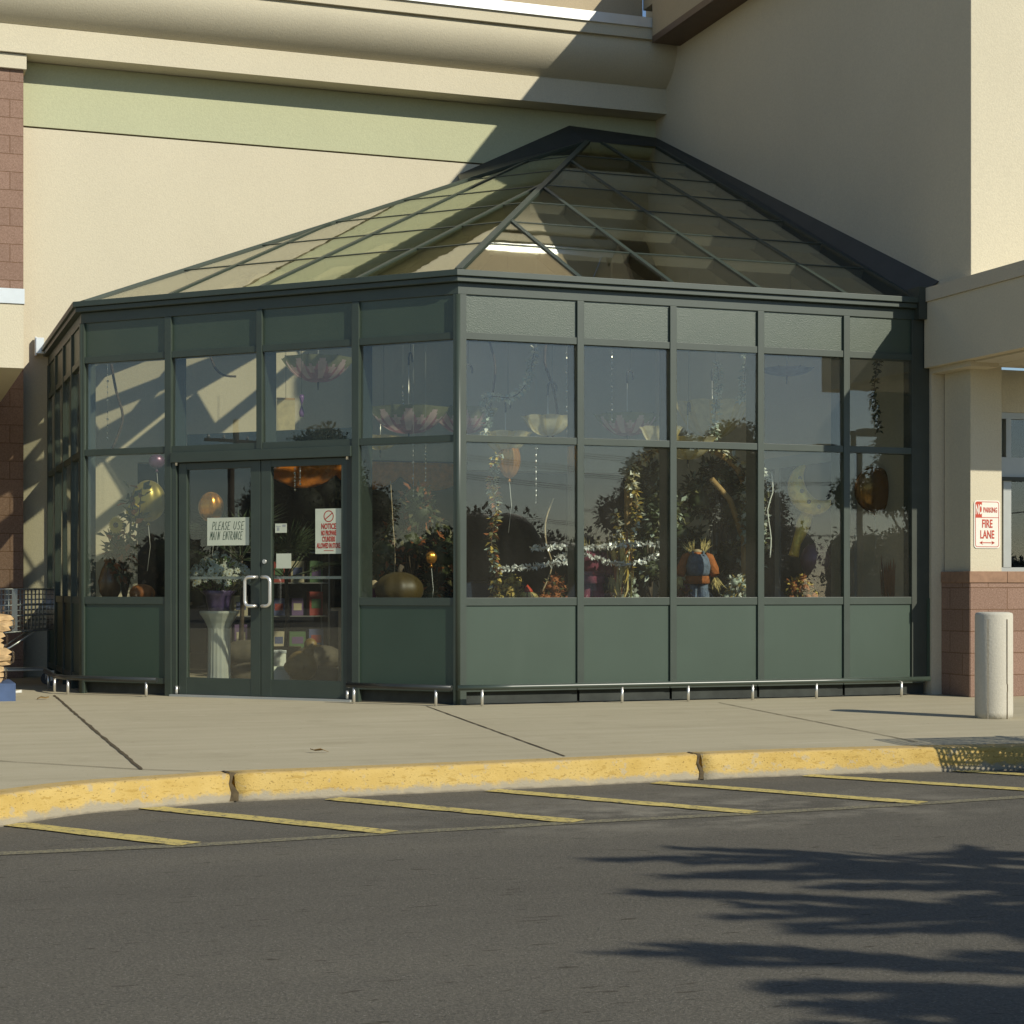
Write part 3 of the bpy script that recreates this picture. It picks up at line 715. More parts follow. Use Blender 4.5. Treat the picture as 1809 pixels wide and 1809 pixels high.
for k in range(32):
    c0, c1 = ring[k], ring[(k + 1) % 32]
    b.face([FL.pt(mx + c0[0] * .052, DN, 1.632 + c0[1] * .052), FL.pt(mx + c1[0] * .052, DN, 1.632 + c1[1] * .052), FL.pt(mx + c1[0] * .043, DN, 1.632 + c1[1] * .043), FL.pt(mx + c0[0] * .043, DN, 1.632 + c0[1] * .043)])
b.face([FL.pt(mx - .043, DN, 1.606), FL.pt(mx - .038, DN, 1.598), FL.pt(mx + .043, DN, 1.658), FL.pt(mx + .038, DN, 1.666)])
b.build('prohibition_mark', t)
for s, z, sz, sx in (('NOTICE', 1.541, .068, .62), ('NO PROPANE', 1.482, .062, .40), ('CYLINDERS', 1.428, .062, .42), ('ALLOWED IN STORE.', 1.37, .062, .415)):
    text_obj('lettering', s, sz, M_REDP, FL.mat(mx, DN, z), t, sx, .0022)
b = mb(M_REDP); b.fbox(FL, mx - .05, mx + .05, 1.325, 1.331, DN - .0003, DN); b.build('rule_line', t)
t = notice('door_sticker', 'small pale printed sticker beside the meeting stile of the right door', 2.14, 2.262, 1.492, 1.575)
b = mb(M_ALU); b.fbox(FL, 2.215, 2.252, 1.545, 1.565, DN - .0003, DN); b.fbox(FL, 2.15, 2.20, 1.545, 1.552, DN - .0003, DN); b.fbox(FL, 2.16, 2.185, 1.51, 1.54, DN - .0003, DN); b.build('print_block', t)
notice('blank_paper', 'blank square of pale green paper low on the right door', 2.152, 2.308, 1.173, 1.306)

# ------------------------------------------------------------------ guard rails at the foot of the glazing
def guard_rail(label, pts, posts, m, z=.158, r=.023):
    t = thing('guard_rail', label, 'guard rail', group='low pipe guard rails')
    b = mb(m); b.tube([(x, y, z) for x, y in pts], r, 12); b.build('rail', t)
    for x, y in posts:
        b = mb(M_CHROME); b.tube([(x, y, 0.0), (x, y, z - r * .6)], .013, 8); b.build('post', t)
def lp(a, d): q = FL.pt(a, d, 0); return (q.x, q.y)
guard_rail('black pipe rail bent round the left corner of the pavilion', [(-2.83 - .24, 4.1), (-2.83 - .24, 2.98), (-3.04, 2.86), lp(-.02, .22), lp(1.02, .22)], [(-3.07, 3.7), (-3.065, 3.12), lp(.0, .22), lp(.9, .22)], M_BLACKP)
guard_rail('short black pipe rail between the door and the front corner', [lp(3.03, .22), lp(4.05, .22)], [lp(3.1, .22), lp(3.9, .22)], M_BLACKP)
guard_rail('long shiny green pipe rail along the sunny right side', [(-.08, -.22), (.4, -.22), (2, -.22), (3.4, -.225), (4.50, -.22)], [(.14, -.22), (1.42, -.22), (2.05, -.22), (2.68, -.22), (3.32, -.22), (4.2, -.22)], M_GREENP)

# ------------------------------------------------------------------ bollard and fire lane sign
t = thing('bollard', 'off-white painted concrete bollard with split sleeve in front of the block pier', 'bollard', (3.41, -2.83, 0))
b = mb(M_BOLL); b.lathe([(.141, 0), (.143, .05), (.142, .79), (.136, .806), (.11, .813), (0, .814)], n=40); b.build('sleeve', t)
for a0, nm in ((R(-82), 'split_seam'), (R(-142), 'split_seam')):
    b = mb(M_JOINT if a0 > R(-100) else M_CAPST); zs = [.0, .2, .21, .26, .27, .76]; ww = .0045 if a0 > R(-100) else .006
    prev = None
    for z in zs:
        aa = a0 + (.02 if (a0 > R(-100) and z < .205) else (.05 if .2 < z < .262 and a0 > R(-100) else 0)) * .6
        c = Vector((math.cos(aa), math.sin(aa), 0)); tt = Vector((-c.y, c.x, 0)); q = c * .1445
        row = (q - tt * ww + Vector((0, 0, z)), q + tt * ww + Vector((0, 0, z)))
        if prev: b.face([prev[0], prev[1], row[1], row[0]])
        prev = row
    b.build(nm, t)
FS = Frame((4.786, YP, 0), (1, 0, 0), (0, -1, 0))
t = thing('fire_lane_sign', 'white NO PARKING FIRE LANE sign with red lettering on the pier', 'sign')
def rrect(x0, x1, z0, z1, r, n=6):
    P = []
    for cx, cz, a in ((x1 - r, z1 - r, 0), (x0 + r, z1 - r, 90), (x0 + r, z0 + r, 180), (x1 - r, z0 + r, 270)):
        for k in range(n + 1): P.append((cx + r * math.cos(R(a + 90 * k / n)), cz + r * math.sin(R(a + 90 * k / n))))
    return P
b = mb(M_SIGN); P = rrect(0, .277, 1.361, 1.80, .03)
lo = [b.bm.verts.new(FS.pt(x, .004, z)) for x, z in P]; hi = [b.bm.verts.new(FS.pt(x, .007, z)) for x, z in P]
b.bm.faces.new(hi); b.bm.faces.new(lo[::-1])
for i in range(len(P)): b.bm.faces.new((lo[i], lo[(i + 1) % len(P)], hi[(i + 1) % len(P)], hi[i]))
b.build('plate', t)
b = mb(M_RED); A = rrect(.011, .266, 1.372, 1.789, .024); B_ = rrect(.017, .260, 1.378, 1.783, .019)
for i in range(len(A)):
    j = (i + 1) % len(A); b.face([FS.pt(A[i][0], .0078, A[i][1]), FS.pt(A[j][0], .0078, A[j][1]), FS.pt(B_[j][0], .0078, B_[j][1]), FS.pt(B_[i][0], .0078, B_[i][1])])
b.fbox(FS, .0165, .2605, 1.640, 1.646, .0072, .0078); b.build('border', t)
b = mb(M_RED); b.fbox(FS, .017, .083, 1.646, 1.783, .0072, .0079); b.build('no_block', t)
text_obj('lettering', 'NO', .125, M_SIGN, FS.mat(.0505, .0088, 1.712), t, .37, .003)
text_obj('lettering', 'PARKING', .066, M_RED, FS.mat(.172, .0084, 1.71), t, .54, .0012)
text_obj('lettering', 'FIRE', .105, M_RED, FS.mat(.139, .0084, 1.583), t, .60, .0022)
text_obj('lettering', 'LANE', .105, M_RED, FS.mat(.139, .0084, 1.484), t, .60, .0022)
b = mb(M_RED); b.fbox(FS, .075, .205, 1.408, 1.416, .0072, .0082)
for s, x in ((-1, .055), (1, .222)): b.face([FS.pt(x, .0082, 1.412), FS.pt(x - s * .038, .0082, 1.431), FS.pt(x - s * .026, .0082, 1.412), FS.pt(x - s * .038, .0082, 1.393)])
b.build('double_arrow', t)

# ------------------------------------------------------------------ shopping carts
def make_cart(label, loc, rz):
    t = thing('shopping_cart', label, 'shopping cart', loc, rz, 'steel wire shopping carts')
    # local: +x nose, z up; basket wider and taller at the handle end
    X0, X1 = -.42, .48
    def corner(k, top):  # k 0..1 along x
        x = X0 + (X1 - X0) * k; w = .27 - .05 * k; zb = .52 + .06 * k; return x, w, (.985 if top else zb)
    b = mb(M_WIRE); rw = .0052
    for v in range(9):
        f = v / 8
        for sgn in (-1, 1):
            pts = []
            for k in (0, .5, 1):
                x, w, zb = corner(k, False); z = zb + (.985 - zb) * f; pts.append((x - .04 * (1 - f) * 0, sgn * w, z))
            b.tube(pts, .0095 if v in (0, 3, 5, 8) else rw * .9, 5)
        for k in (0, 1):
            x, w, zb = corner(k, False); z = zb + (.985 - zb) * f
            if v in (0, 3, 5, 8) or k: b.tube([(x, -w, z), (x, w, z)], .006 if v in (0, 8) else rw, 5)
    for i in range(25):
        k = i / 24; x, w, zb = corner(k, False)
        for sgn in (-1, 1): b.tube([(x, sgn * w, zb), (x, sgn * w, .985)], rw if i % 6 else .007, 5)
        b.tube([(x, -w, zb), (x, w, zb)], rw, 5)
    for j in range(13):
        y = -1 + 2 * j / 12
        b.tube([(X0, y * .27, .52), (X1, y * .22, .58)], rw, 5); b.tube([(X1, y * .22, .58), (X1, y * .22, .985)], rw, 5)
    b.build('basket', t)
    b = mb(M_WIRE)
    for sgn in (-1, 1): b.box(.06, .115, sgn * .247 - .004, sgn * .247 + .004, .56, .985)
    b.build('side_plate', t)
    b = mb(M_CHROME)
    for sgn in (-1, 1):
        b.tube([(-.50, sgn * .27, 1.03), (-.42, sgn * .27, .98), (-.36, sgn * .26, .60), (-.40, sgn * .25, .32), (-.38, sgn * .24, .17), (.42, sgn * .17, .17), (.47, sgn * .16, .14)], .0125, 8)
        b.tube([(-.38, sgn * .24, .20), (.05, sgn * .22, .40), (.30, sgn * .21, .56)], .010, 8)
    b.tube([(.42, -.17, .17), (.42, .17, .17)], .011, 8); b.tube([(-.38, -.24, .17), (-.38, .24, .17)], .011, 8)
    for j in range(6): b.tube([(-.38, -.2 + .08 * j, .175), (.42, -.14 + .056 * j, .175)], .004, 5)
    b.build('frame', t)
    b = mb(simple('blue_grip', (.06, .08, .16), .5)); b.tube([(-.50, -.27, 1.03), (-.50, .27, 1.03)], .016, 10); b.build('handle', t)
    for x, y in ((-.38, .24), (-.38, -.24), (.47, .16), (.47, -.16)):
        w = mb(M_RUBBER); w.tube([(x, y - .014, .062), (x, y + .014, .062)], .062, 18); wo = w.build('wheel', t)
        k = mb(M_CHROME); k.box(x - .02, x + .02, y - .022, y - .016, .05, .15); k.box(x - .02, x + .02, y + .016, y + .022, .05, .15); k.box(x - .02, x + .02, y - .022, y + .022, .15, .158); k.build('caster_fork', wo)
    return t
cart = make_cart('steel wire cart nosed against the shaded left end of the pavilion', (-3.47, 4.35, 0), R(4))
c3 = copy_tree(cart); c3.location = (2.90, -5.74, ROAD); c3.rotation_euler = (0, 0, R(172)); c3['label'] = 'second steel wire cart added behind the one at the yellow kerb to thicken its shadow'  # extra cart out of view, added for a denser shadow lattice
c2 = copy_tree(cart); c2.location = (2.62, -5.70, ROAD); c2.rotation_euler = (0, 0, R(172)); c2['label'] = 'steel wire cart on the road at the yellow kerb by the striped strip'

# ------------------------------------------------------------------ firewood on a blue pallet
pt_ = thing('pallet', 'blue painted wooden pallet under the stacked firewood bundles', 'pallet', (-4.02, 2.2, 0))
M_BLUE = simple('blue_paint', (.06, .10, .20), .7, var=.2)
b = mb(M_BLUE)
for i in range(5): b.box(-.5 + i * .21, -.5 + i * .21 + .16, -.4, .4, .135, .155)
b.build('deck', pt_)
for y in (-.38, 0, .34):
    b = mb(M_BLUE); b.box(-.5, .5, y - .02, y + .05, .0, .134); b.build('stringer', pt_)
M_LOG = simple('split_log', (.50, .34, .17), .9, var=.3, vscale=14, bscale=40); M_LOGB = simple('log_bark', (.26, .17, .09), .95, var=.35, vscale=16)
M_WRAP = glass('shrink_wrap', (.93, .92, .88), .06, .9, 30, rough=.12)
def bundle(loc, seed, label):
    t = thing('firewood_bundle', label, 'firewood', loc, group='firewood bundles stacked on the pallet'); r = random.Random(seed); t.scale = (1, 1, .62)
    b = MB()
    for i in range(3):
        for j in range(4):
            cx = -.30 + j * .2 + r.uniform(-.015, .015); cz = .045 + i * .075; rr = r.uniform(.05, .062); n = 6; L = .40
            a0 = r.uniform(0, 6.28); rowA = []; rowB = []
            for k in range(n):
                a = a0 + 2 * math.pi * k / n; q = rr * r.uniform(.9, 1.12)
                rowA.append((cx + 1.45 * q * math.cos(a), -L / 2 + r.uniform(-.015, .015), max(.002, cz + q * math.sin(a)))); rowB.append((cx + 1.45 * q * math.cos(a), L / 2, max(.002, cz + q * math.sin(a))))
            b.mat(M_LOG if (i + j) % 3 else M_LOGB); vs = b.grid([rowA, rowB], True, False); b.mat(M_LOG); b.cap(vs[0][::-1]); b.cap(vs[1])
    b.build('logs', t)
    b = mb(M_WRAP); rows = []
    for y in (-.13, -.05, .05, .13):
        rows.append([(.41 * math.copysign(abs(math.cos(a)) ** .35, math.cos(a)), y, .122 + .125 * math.copysign(abs(math.sin(a)) ** .4, math.sin(a))) for a in [2 * math.pi * k / 28 for k in range(28)]])
    b.grid(rows, True, True); b.build('plastic_wrap', t)
for i, (lab, z, dx) in enumerate([('wrapped bundle of split logs at the foot of the stack', .157, -.03), ('wrapped firewood bundle second from the bottom of the stack', .408, .035), ('wrapped firewood bundle third from the bottom of the stack', .659, -.02), ('topmost wrapped bundle of split logs on the stack', .91, .04)]):
    bundle((-4.02 + dx + .06, 2.12, .157 + (z - .157) * .60), i + 2, lab)
# litter and dry leaves on the sidewalk
M_DRY = simple('dry_leaf', (.26, .16, .05), .9, var=.3)
for i, (px, py, lab) in enumerate([(75, 1236, 'curled brown leaf in front of the left guard rail'), (22, 1237, 'brown leaf scrap beside the blue pallet'), (565, 1330, 'small dry leaf out on the open sidewalk before the doors')]):
    g = ground(px, py); b = mb(M_DRY)
    b.grid([[(-.05, -.02, .004), (-.02, -.006, .016), (.03, -.01, .01), (.06, 0, .02)], [(-.045, .01, .012), (-.01, .02, .028), (.03, .025, .02), (.055, .02, .026)]], False, True)
    o = b.build('dry_leaf', None, (g.x, g.y, .002)); o.rotation_euler = (0, 0, i * 1.3); sm = o.modifiers.new('t', 'SOLIDIFY'); sm.thickness = .002; tag(o, lab, 'leaf', 'dry leaves on the sidewalk')
g = ground(22, 1224); b = mb(M_WHITE); b.hexa([(-.05, -.02, .002), (.05, -.03, .002), (.06, .02, .002), (-.04, .03, .002), (-.05, -.02, .012), (.05, -.03, .03), (.06, .02, .022), (-.04, .03, .014)])
tag(b.build('paper_scrap', None, (g.x + .03, g.y, 0)), 'crumpled white scrap of paper beside the blue pallet', 'litter')

# ------------------------------------------------------------------ THINGS INSIDE THE PAVILION
def roofz(p):
    z = 99
    for n, q in ((nR, C0), (nL, C0), (nF, L0)): z = min(z, q.z - (n.x * (p.x - q.x) + n.y * (p.y - q.y)) / n.z)
    return z
M_PINK = cloth('lotus_pink', (.52, .25, .29), .4, .35); M_PINKL = cloth('lotus_pale', (.74, .58, .58), .4); M_LGREEN = cloth('lotus_green', (.30, .31, .17), .35)
M_SUN = cloth('sunflower_yellow', (.74, .62, .30), .5); M_SUNL = cloth('sunflower_pale', (.78, .70, .45), .5); M_LAV = cloth('lavender_cloth', (.36, .36, .42), .4)
M_CORD = simple('dark_cord', (.05, .05, .045), .6)
def umbrella(label, c, Rr, H, kind, rot=0., group=None):
    t = thing('hanging_umbrella', label, 'umbrella', c, rot, group)
    b = MB(); n = 128; m = 18; rows = []
    for i in range(m + 1):
        q = i / m; row = []
        for k in range(n):
            a = 2 * math.pi * k / n; g = abs(math.sin(4 * a))
            rr = Rr * q * (1 - .10 * g * q); z = H * (q ** 2.5)
            if kind == 'sun' and i == m: rr *= 1 + .16 * g; z += .05 * g * H
            row.append((rr * math.cos(a), rr * math.sin(a), z))
        rows.append(row)
    mats = {'lotus': (M_PINK, M_PINKL, M_LGREEN), 'sun': (M_SUN, M_SUNL, M_SUN), 'plain': (M_LAV, M_LAV, M_LAV)}[kind]
    for mm in mats: b.mat(mm)
    vs = [[b.bm.verts.new(p) for p in r] for r in rows[1:]]; c0 = b.bm.verts.new((0, 0, 0))
    for k in range(n): b.bm.faces.new((c0, vs[0][(k + 1) % n], vs[0][k])).smooth = True
    for i in range(m - 1):
        for k in range(n):
            f = b.bm.faces.new((vs[i][k], vs[i][(k + 1) % n], vs[i + 1][(k + 1) % n], vs[i + 1][k])); f.smooth = True
            q = (i + 1.5) / m; g = abs(math.sin(4 * (2 * math.pi * (k + .5) / n)))
            an = 4 * (2 * math.pi * (k + .5) / n); g1 = abs(math.sin(an)); g2 = abs(math.cos(an))   # petals on the ribs' bays and between them
            w1 = 1.0 if q < .5 else max(0, 1 - ((q - .5) / .44) ** 1.6); w2 = max(0, 1 - ((q - .3) / .52) ** 1.6) if q > .3 else 1
            if kind == 'lotus':
                p1, p2 = g1 > 1 - w1 * .75, g2 > 1 - w2 * .75
                f.material_index = b.mats.index(mats[2]) if not (p1 or p2) else b.mats.index(mats[1] if ((p1 and g1 > .86 - .1 * q and q > .38) or (p2 and not p1 and q > .62)) else mats[0])
            elif kind == 'sun': f.material_index = b.mats.index(mats[1] if g > .55 else mats[0])
    o = b.build('canopy', t)
    b = mb(M_CORD)
    for k in range(8):
        a = 2 * math.pi * (k) / 8
        b.tube([(Rr * q * math.cos(a), Rr * q * math.sin(a), H * q ** 2.5 + .006) for q in (.05, .4, .7, 1.0)], .004, 4)
    b.build('ribs', t)
    b = mb(M_CORD); b.tube([(0, 0, -.085), (0, 0, .0)], [.006, .011], 6); b.build('ferrule', t)
    sh = .62 * (Rr / .38)
    b = mb(M_CHROME); b.tube([(0, 0, 0), (0, 0, sh)], .005, 6); b.build('shaft', t)
    b = mb(M_CORD); P = [(0, 0, sh - .02), (0, 0, sh + .06)]
    for k in range(9):
        a = math.pi * (1 - k / 8); P.append((.045 + .045 * math.cos(a), 0, sh + .06 + .045 * math.sin(a)))
    P.append((.09, 0, sh + .02)); b.tube(P, .010, 6); b.build('hooked_handle', t)
    zt = roofz(Vector(c)) - c[2] - .02
    if zt > sh + .15: b = mb(M_CORD); b.tube([(.045, 0, sh + .1), (.045, 0, zt)], .0025, 4); b.build('cord', t)
    return t
GU = 'open umbrellas hung upside down in the pavilion'
p = at(562, 675, 3.35); umbrella('upside-down pink and green lotus umbrella above the right door', (p.x, p.y, p.z), .385, .24, 'lotus', .3, GU)
p = at(722, 766, 2.6); umbrella('upside-down pink lotus umbrella low in the pane right of the doors', (p.x, p.y, p.z), .43, .25, 'lotus', .9, GU)
p = at(820, 766, 3.0); umbrella('pink lotus umbrella half hidden behind the front corner post', (p.x, p.y, p.z), .37, .25, 'lotus', .1, GU)
p = at(1108, 770, 1.2); umbrella('dim pink lotus umbrella behind the second sunny pane from the corner', (p.x, p.y, p.z), .32, .2, 'lotus', .5, GU)
p = at(1390, 664, 1.9); umbrella('pale grey lavender umbrella hung high in the fourth sunny pane', (p.x, p.y, p.z), .29, .07, 'plain', .0, GU)
GS = 'yellow flower-edged umbrellas'
for px, py, Y, rr, hh, ro, lab in [(968, 770, .85, .24, .17, .2, 'cream yellow petal-edged umbrella nearest the fourth bead string'), (893, 800, .95, .24, .18, .7, 'tan petal-edged umbrella hung above the tall orange balloon'), (1168, 792, .8, .20, .19, .1, 'yellow petal-edged umbrella at the right edge of the second sunny pane'), (1258, 775, 1.3, .36, .34, .4, 'largest tan petal-edged umbrella, in the third sunny pane'), (1215, 812, .9, .27, .2, .9, 'low tan petal-edged umbrella above the arch foliage'), (672, 795, 3.9, .22, .14, .4, 'small yellow petal-edged umbrella below the low lotus umbrella')]:
    p = at(px, py, Y); umbrella(lab, (p.x, p.y, p.z), rr, hh, 'sun', ro, GU)

M_BEAD = simple('crystal_bead', (.85, .85, .80), .08, 1., .5, .02); M_LINE = simple('clear_line', (.5, .52, .48), .3)
M_GLOW = None
def beads(label, px, py0, py1, Y, n, seed):
    r = random.Random(seed); p0 = at(px, py0, Y); p1 = at(px, py1, Y)
    t = thing('bead_string', label, 'bead string', (p0.x, p0.y, p1.z), group='hanging strings of clear beads'); L = p0.z - p1.z
    b = mb(M_LINE); b.tube([(0, 0, 0), (0, 0, max(L, roofz(p0) - p1.z - .05))], .0016, 4); b.build('line', t)
    for k in range(n):
        z = L * (k + .3) / n + r.uniform(-.01, .01); big = k % 3 == 0
        b = mb(M_BEAD); rr = .012 if big else .006
        b.ball((r.uniform(-.003, .003), 0, z), rr, n=8, m=6) if big else b.lathe([(0, -.02), (.006, 0), (0, .02)], (0, 0, z), 6, smooth=False)
        b.build('bead', t)
for i, (px, y0, y1, Y, n, lab) in enumerate([(190, 642, 778, 3.6, 12, 'clear bead string beside the left frame of the first pane'), (521, 826, 866, 3.4, 8, 'short bead string before the orange swag, left one'), (530, 826, 858, 3.4, 8, 'short bead string before the orange swag, right one'), (730, 780, 878, 2.2, 10, 'bead string under the low lotus umbrella'), (752, 784, 850, 2.0, 9, 'thin bead string at the right of the low lotus umbrella'), (1001, 602, 766, .9, 14, 'long bead string beside the first sunny mullion'), (1081, 615, 745, .9, 13, 'bead string in the middle of the second sunny pane'), (947, 785, 890, .8, 10, 'bead string hanging below the yellow umbrella in the first sunny pane'), (712, 680, 715, 2.4, 5, 'short bead string above the rim of the low lotus umbrella')]):
    beads(lab, px, y0, y1, Y, n, i)
M_SILV = simple('silver_green_leaf', (.38, .44, .36), .45, 0, .6, .2); M_SILW = simple('pale_leaf', (.72, .73, .64), .5, 0, .5, .2)
M_LEAF = simple('dark_leaf', (.045, .06, .022), .55, 0, .5, .35); M_LEAF2 = simple('olive_leaf', (.13, .125, .05), .55, 0, .5, .3); M_GOLDL = simple('gold_leaf', (.50, .36, .08), .6, 0, .4, .3); M_RUST = simple('rust_leaf', (.30, .10, .03), .7, 0, .4, .3)
def garland(label, pts, seed, dens=90, L=.055, mats=(M_SILV, M_SILW), spread=.05):
    r = random.Random(seed); P = [Vector(p) for p in pts]; c = P[0].copy(); t = thing('leaf_garland', label, 'garland', c, group='leaf garlands hung in the pavilion')
    pp = dense([tuple(p - c) for p in P], .05)
    b = mb(M_BARK); b.tube(pp, .004, 5); b.build('stem', t)
    b = MB(); dens *= 1.9; tot = sum((pp[i + 1] - pp[i]).length for i in range(len(pp) - 1))
    for k in range(int(dens * tot)):
        i = r.randrange(len(pp) - 1); q = pp[i].lerp(pp[i + 1], r.random()); d = Vector((r.uniform(-1, 1), r.uniform(-1, 1), r.uniform(-.9, .5)))
        b.mat(mats[r.randrange(len(mats))]); b.leaf(q + d * spread * .2, d, (r.uniform(-1, 1), r.uniform(-1, 1), 1), L * r.uniform(.7, 1.3), L * .34)
    b.build('leaves', t)
def dense3(pts, st): return pts
_d = dense
def dense(pts, st=.12):  # works for 2D and 3D points
    out = []
    for i in range(len(pts) - 1):
        p0 = Vector(pts[max(i - 1, 0)]); p1 = Vector(pts[i]); p2 = Vector(pts[i + 1]); p3 = Vector(pts[min(i + 2, len(pts) - 1)])
        n = max(2, int((p2 - p1).length / st))
        for k in range(n):
            u = k / n; out.append(.5 * ((2 * p1) + (p2 - p0) * u + (2 * p0 - 5 * p1 + 4 * p2 - p3) * u * u + (3 * p1 - p0 - 3 * p2 + p3) * u ** 3))
    out.append(Vector(pts[-1])); return out
def path(L_, Y): return [at(x, y, Y) for x, y in L_]
garland('silver leaf garland looping across the first sunny pane', path([(945, 612), (938, 650), (928, 680), (905, 702), (872, 700), (855, 704), (862, 735), (858, 768)], .8), 1, 110)
garland('silver leaf garland hanging straight in the third sunny pane', path([(1266, 640), (1270, 675), (1264, 720), (1262, 775)], .8), 2, 110)
garland('pale leaf spray at the right edge of the third sunny pane', path([(1318, 625), (1315, 670), (1308, 710)], .9), 3, 120)
garland('green leaf garland beside the third sunny mullion, below the transom', path([(1352, 830), (1355, 880), (1350, 930), (1356, 972)], .5), 4, 110, .05, (M_SILV, M_LEAF2, M_SILW))
garland('dark leaf garland in the shaded end pane', path([(1551, 632), (1545, 690), (1552, 760)], .6), 5, 90, .05, (M_LEAF, M_LEAF2))
garland('gold and rust autumn leaf garland on the left post of the sunny side', path([(880, 800), (870, 850), (876, 905), (868, 960), (876, 1010), (872, 1040)], .45), 6, 150, .06, (M_GOLDL, M_LEAF2, M_RUST, M_SILV))
garland('thin trailing garland with straw ends in the second sunny pane', path([(1085, 905), (1095, 940), (1088, 985), (1100, 1030)], .7), 7, 120, .055, (M_GOLDL, M_LEAF2, M_SILW))
M_TIN = simple('tinsel', (.88, .88, .84), .3, .3, .5, .02)
t = thing('tinsel_garland', 'bright silver tinsel strung low across the first three sunny panes', 'garland'); b = mb(M_TIN); r = random.Random(9)
for pts in (path([(940, 968), (1000, 966), (1060, 966), (1110, 962), (1170, 962)], .5), path([(985, 985), (1020, 975), (1050, 985), (1080, 994), (1110, 996), (1140, 990), (1165, 978)], .55), path([(880, 1006), (950, 1000), (1010, 990)], .5)):
    pp = dense([tuple(q) for q in pts], .022)
    for q in pp:
        for _ in range(6):
            d = Vector((r.uniform(-1, 1), r.uniform(-1, 1), r.uniform(-1, 1))); b.leaf(q, d, (r.uniform(-1, 1), r.uniform(-1, 1), r.uniform(-1, 1)), .045, .010)
b.build('tinsel', t)
# vines (bare brown stems) hanging
def vine(label, pts, rad, m=M_BARK):
    b = mb(m); c = Vector(pts[0]); b.tube([q - c for q in dense([tuple(p) for p in pts], .06)], rad, 6); tag(b.build('hanging_vine', None, c), label, 'vine', 'bare vines hung in the pavilion')
vine('thick brown vine hanging along the first upper left pane', path([(196, 640), (205, 690), (217, 735), (208, 770), (198, 792)], 3.5), .014)
vine('hooked end of a dark stick at the top of the second upper left pane', path([(372, 630), (380, 650), (395, 663), (417, 665)], 3.3), .012)
vine('curving brown vine by the left edge of the first sunny pane', path([(864, 600), (874, 640), (874, 670), (866, 720)], 1.1), .010)
vine('longest brown vine in the middle of the first sunny pane', path([(965, 606), (962, 640), (978, 690), (985, 740), (975, 775)], 1.0), .013)
vine('thin pale vine trailing low in the first sunny pane', path([(978, 880), (964, 920), (965, 960), (975, 1000), (958, 1045)], .7), .007, M_SKINTAN)
vine('white cord looped beside the third sunny mullion', path([(1363, 835), (1365, 870), (1356, 900), (1362, 950), (1360, 985)], .35), .006, M_WHITE)
vine('white cord hanging inside the left frame of the pane right of the doors', path([(642, 800), (640, 860), (650, 920), (658, 975)], 1.0), .0045, M_WHITE)
vine('thin white cord down the dark pane right of the doors', path([(690, 850), (694, 920), (698, 990), (693, 1040)], 1.6), .004, M_SKINTAN)

# balloons
M_FOILO = simple('orange_foil', (.62, .27, .04), .22, .75, .5, .1); M_FOILY = simple('yellow_foil', (.64, .45, .06), .3, .2, .5, .35, 16); M_FOILG = simple('olive_foil', (.30, .24, .05), .3, .5, .5, .15); M_FOILP = simple('purple_foil', (.16, .08, .14), .3, .4, .5, .1); M_FOILB = simple('bronze_foil', (.34, .17, .04), .25, .7, .5, .1)
def balloon(label, px, py, Y, r, m, sx=1, sz=1., seams=6, tail=.5):
    p = at(px, py, Y); t = thing('foil_balloon', label, 'balloon', p, group='foil balloons floating in the pavilion')
    b = mb(m); b.ball((0, 0, 0), r, sx, .62, sz, 36, 14, (lambda a, ph: 1 - .10 * abs(math.cos(a * seams / 2)) ** 3 * math.sin(ph)) if seams else None); b.build('skin', t)
    b = mb(m); b.lathe([(.02, -r * sz - .035), (.004, -r * sz)], n=8); b.build('neck', t)
    b = mb(M_WHITE); b.tube([(0, 0, -r * sz - .03), (.02, 0, -r * sz - tail * .5), (-.01, 0, -r * sz - tail)], .0022, 4); b.build('ribbon', t)
balloon('large olive yellow pumpkin balloon behind the left pane', 262, 885, 3.9, .185, M_FOILG, 1, 1.15)
balloon('small purple balloon above the large olive balloon', 277, 815, 4.0, .075, M_FOILP, 1.1, 1.0, 0)
balloon('orange foil pumpkin balloon behind the hand-lettered sheet', 373, 896, 3.6, .135, M_FOILO, 1, 1.15)
balloon('tall shiny orange balloon in the first sunny pane', 900, 812, .9, .135, M_FOILO, .8, 1.25)
balloon('small pale clear balloon beside the olive balloon', 236, 905, 3.5, .075, M_FOILY, 1, 1.2, 0)
balloon('big brown scarecrow-face balloon in the shaded end pane', 1545, 865, .8, .19, M_FOILB, 1.15, 1.2, 0)
balloon('dark rust balloon low in the fourth sunny pane', 1440, 990, 1.4, .16, M_FOILP, 1, 1.1, 0)
balloon('red apple-like balloon low in the pane right of the doors', 762, 985, 2.0, .06, M_FOILO, 1, 1, 4)
# crescent moon balloon
p = at(1438, 868, .42); t = thing('moon_balloon', 'golden crescent moon balloon in the fourth sunny pane', 'balloon', p)
b = mb(M_FOILY); P = []; rr = []
for k in range(19):
    u = k / 18; a = R(120) + R(200) * u; P.append((.20 * math.cos(a) * 1.05 + .02, .02 * math.sin(a), .21 * math.sin(a) + .06)); rr.append(.012 + .080 * math.sin(math.pi * u) ** .8)
b.tube(P, rr, 14); b.build('skin', t)
b = mb(M_BARK)
for k in (4, 7, 10, 13): b.tube([Vector(P[k]) + Vector((0, -rr[k] * 1.01, 0)), Vector(P[k]) + Vector((0, -rr[k] * 1.03, 0))], .022, 10)
b.build('eye_spot', t)
p = at(1412, 945, .5); b = mb(M_FOILY)
b.tube([(.09, 0, .22), (.05, 0, .12), (.02, 0, .03), (-.03, 0, -.08), (-.06, 0, -.2)], [.05, .07, .06, .04, .05], 10)
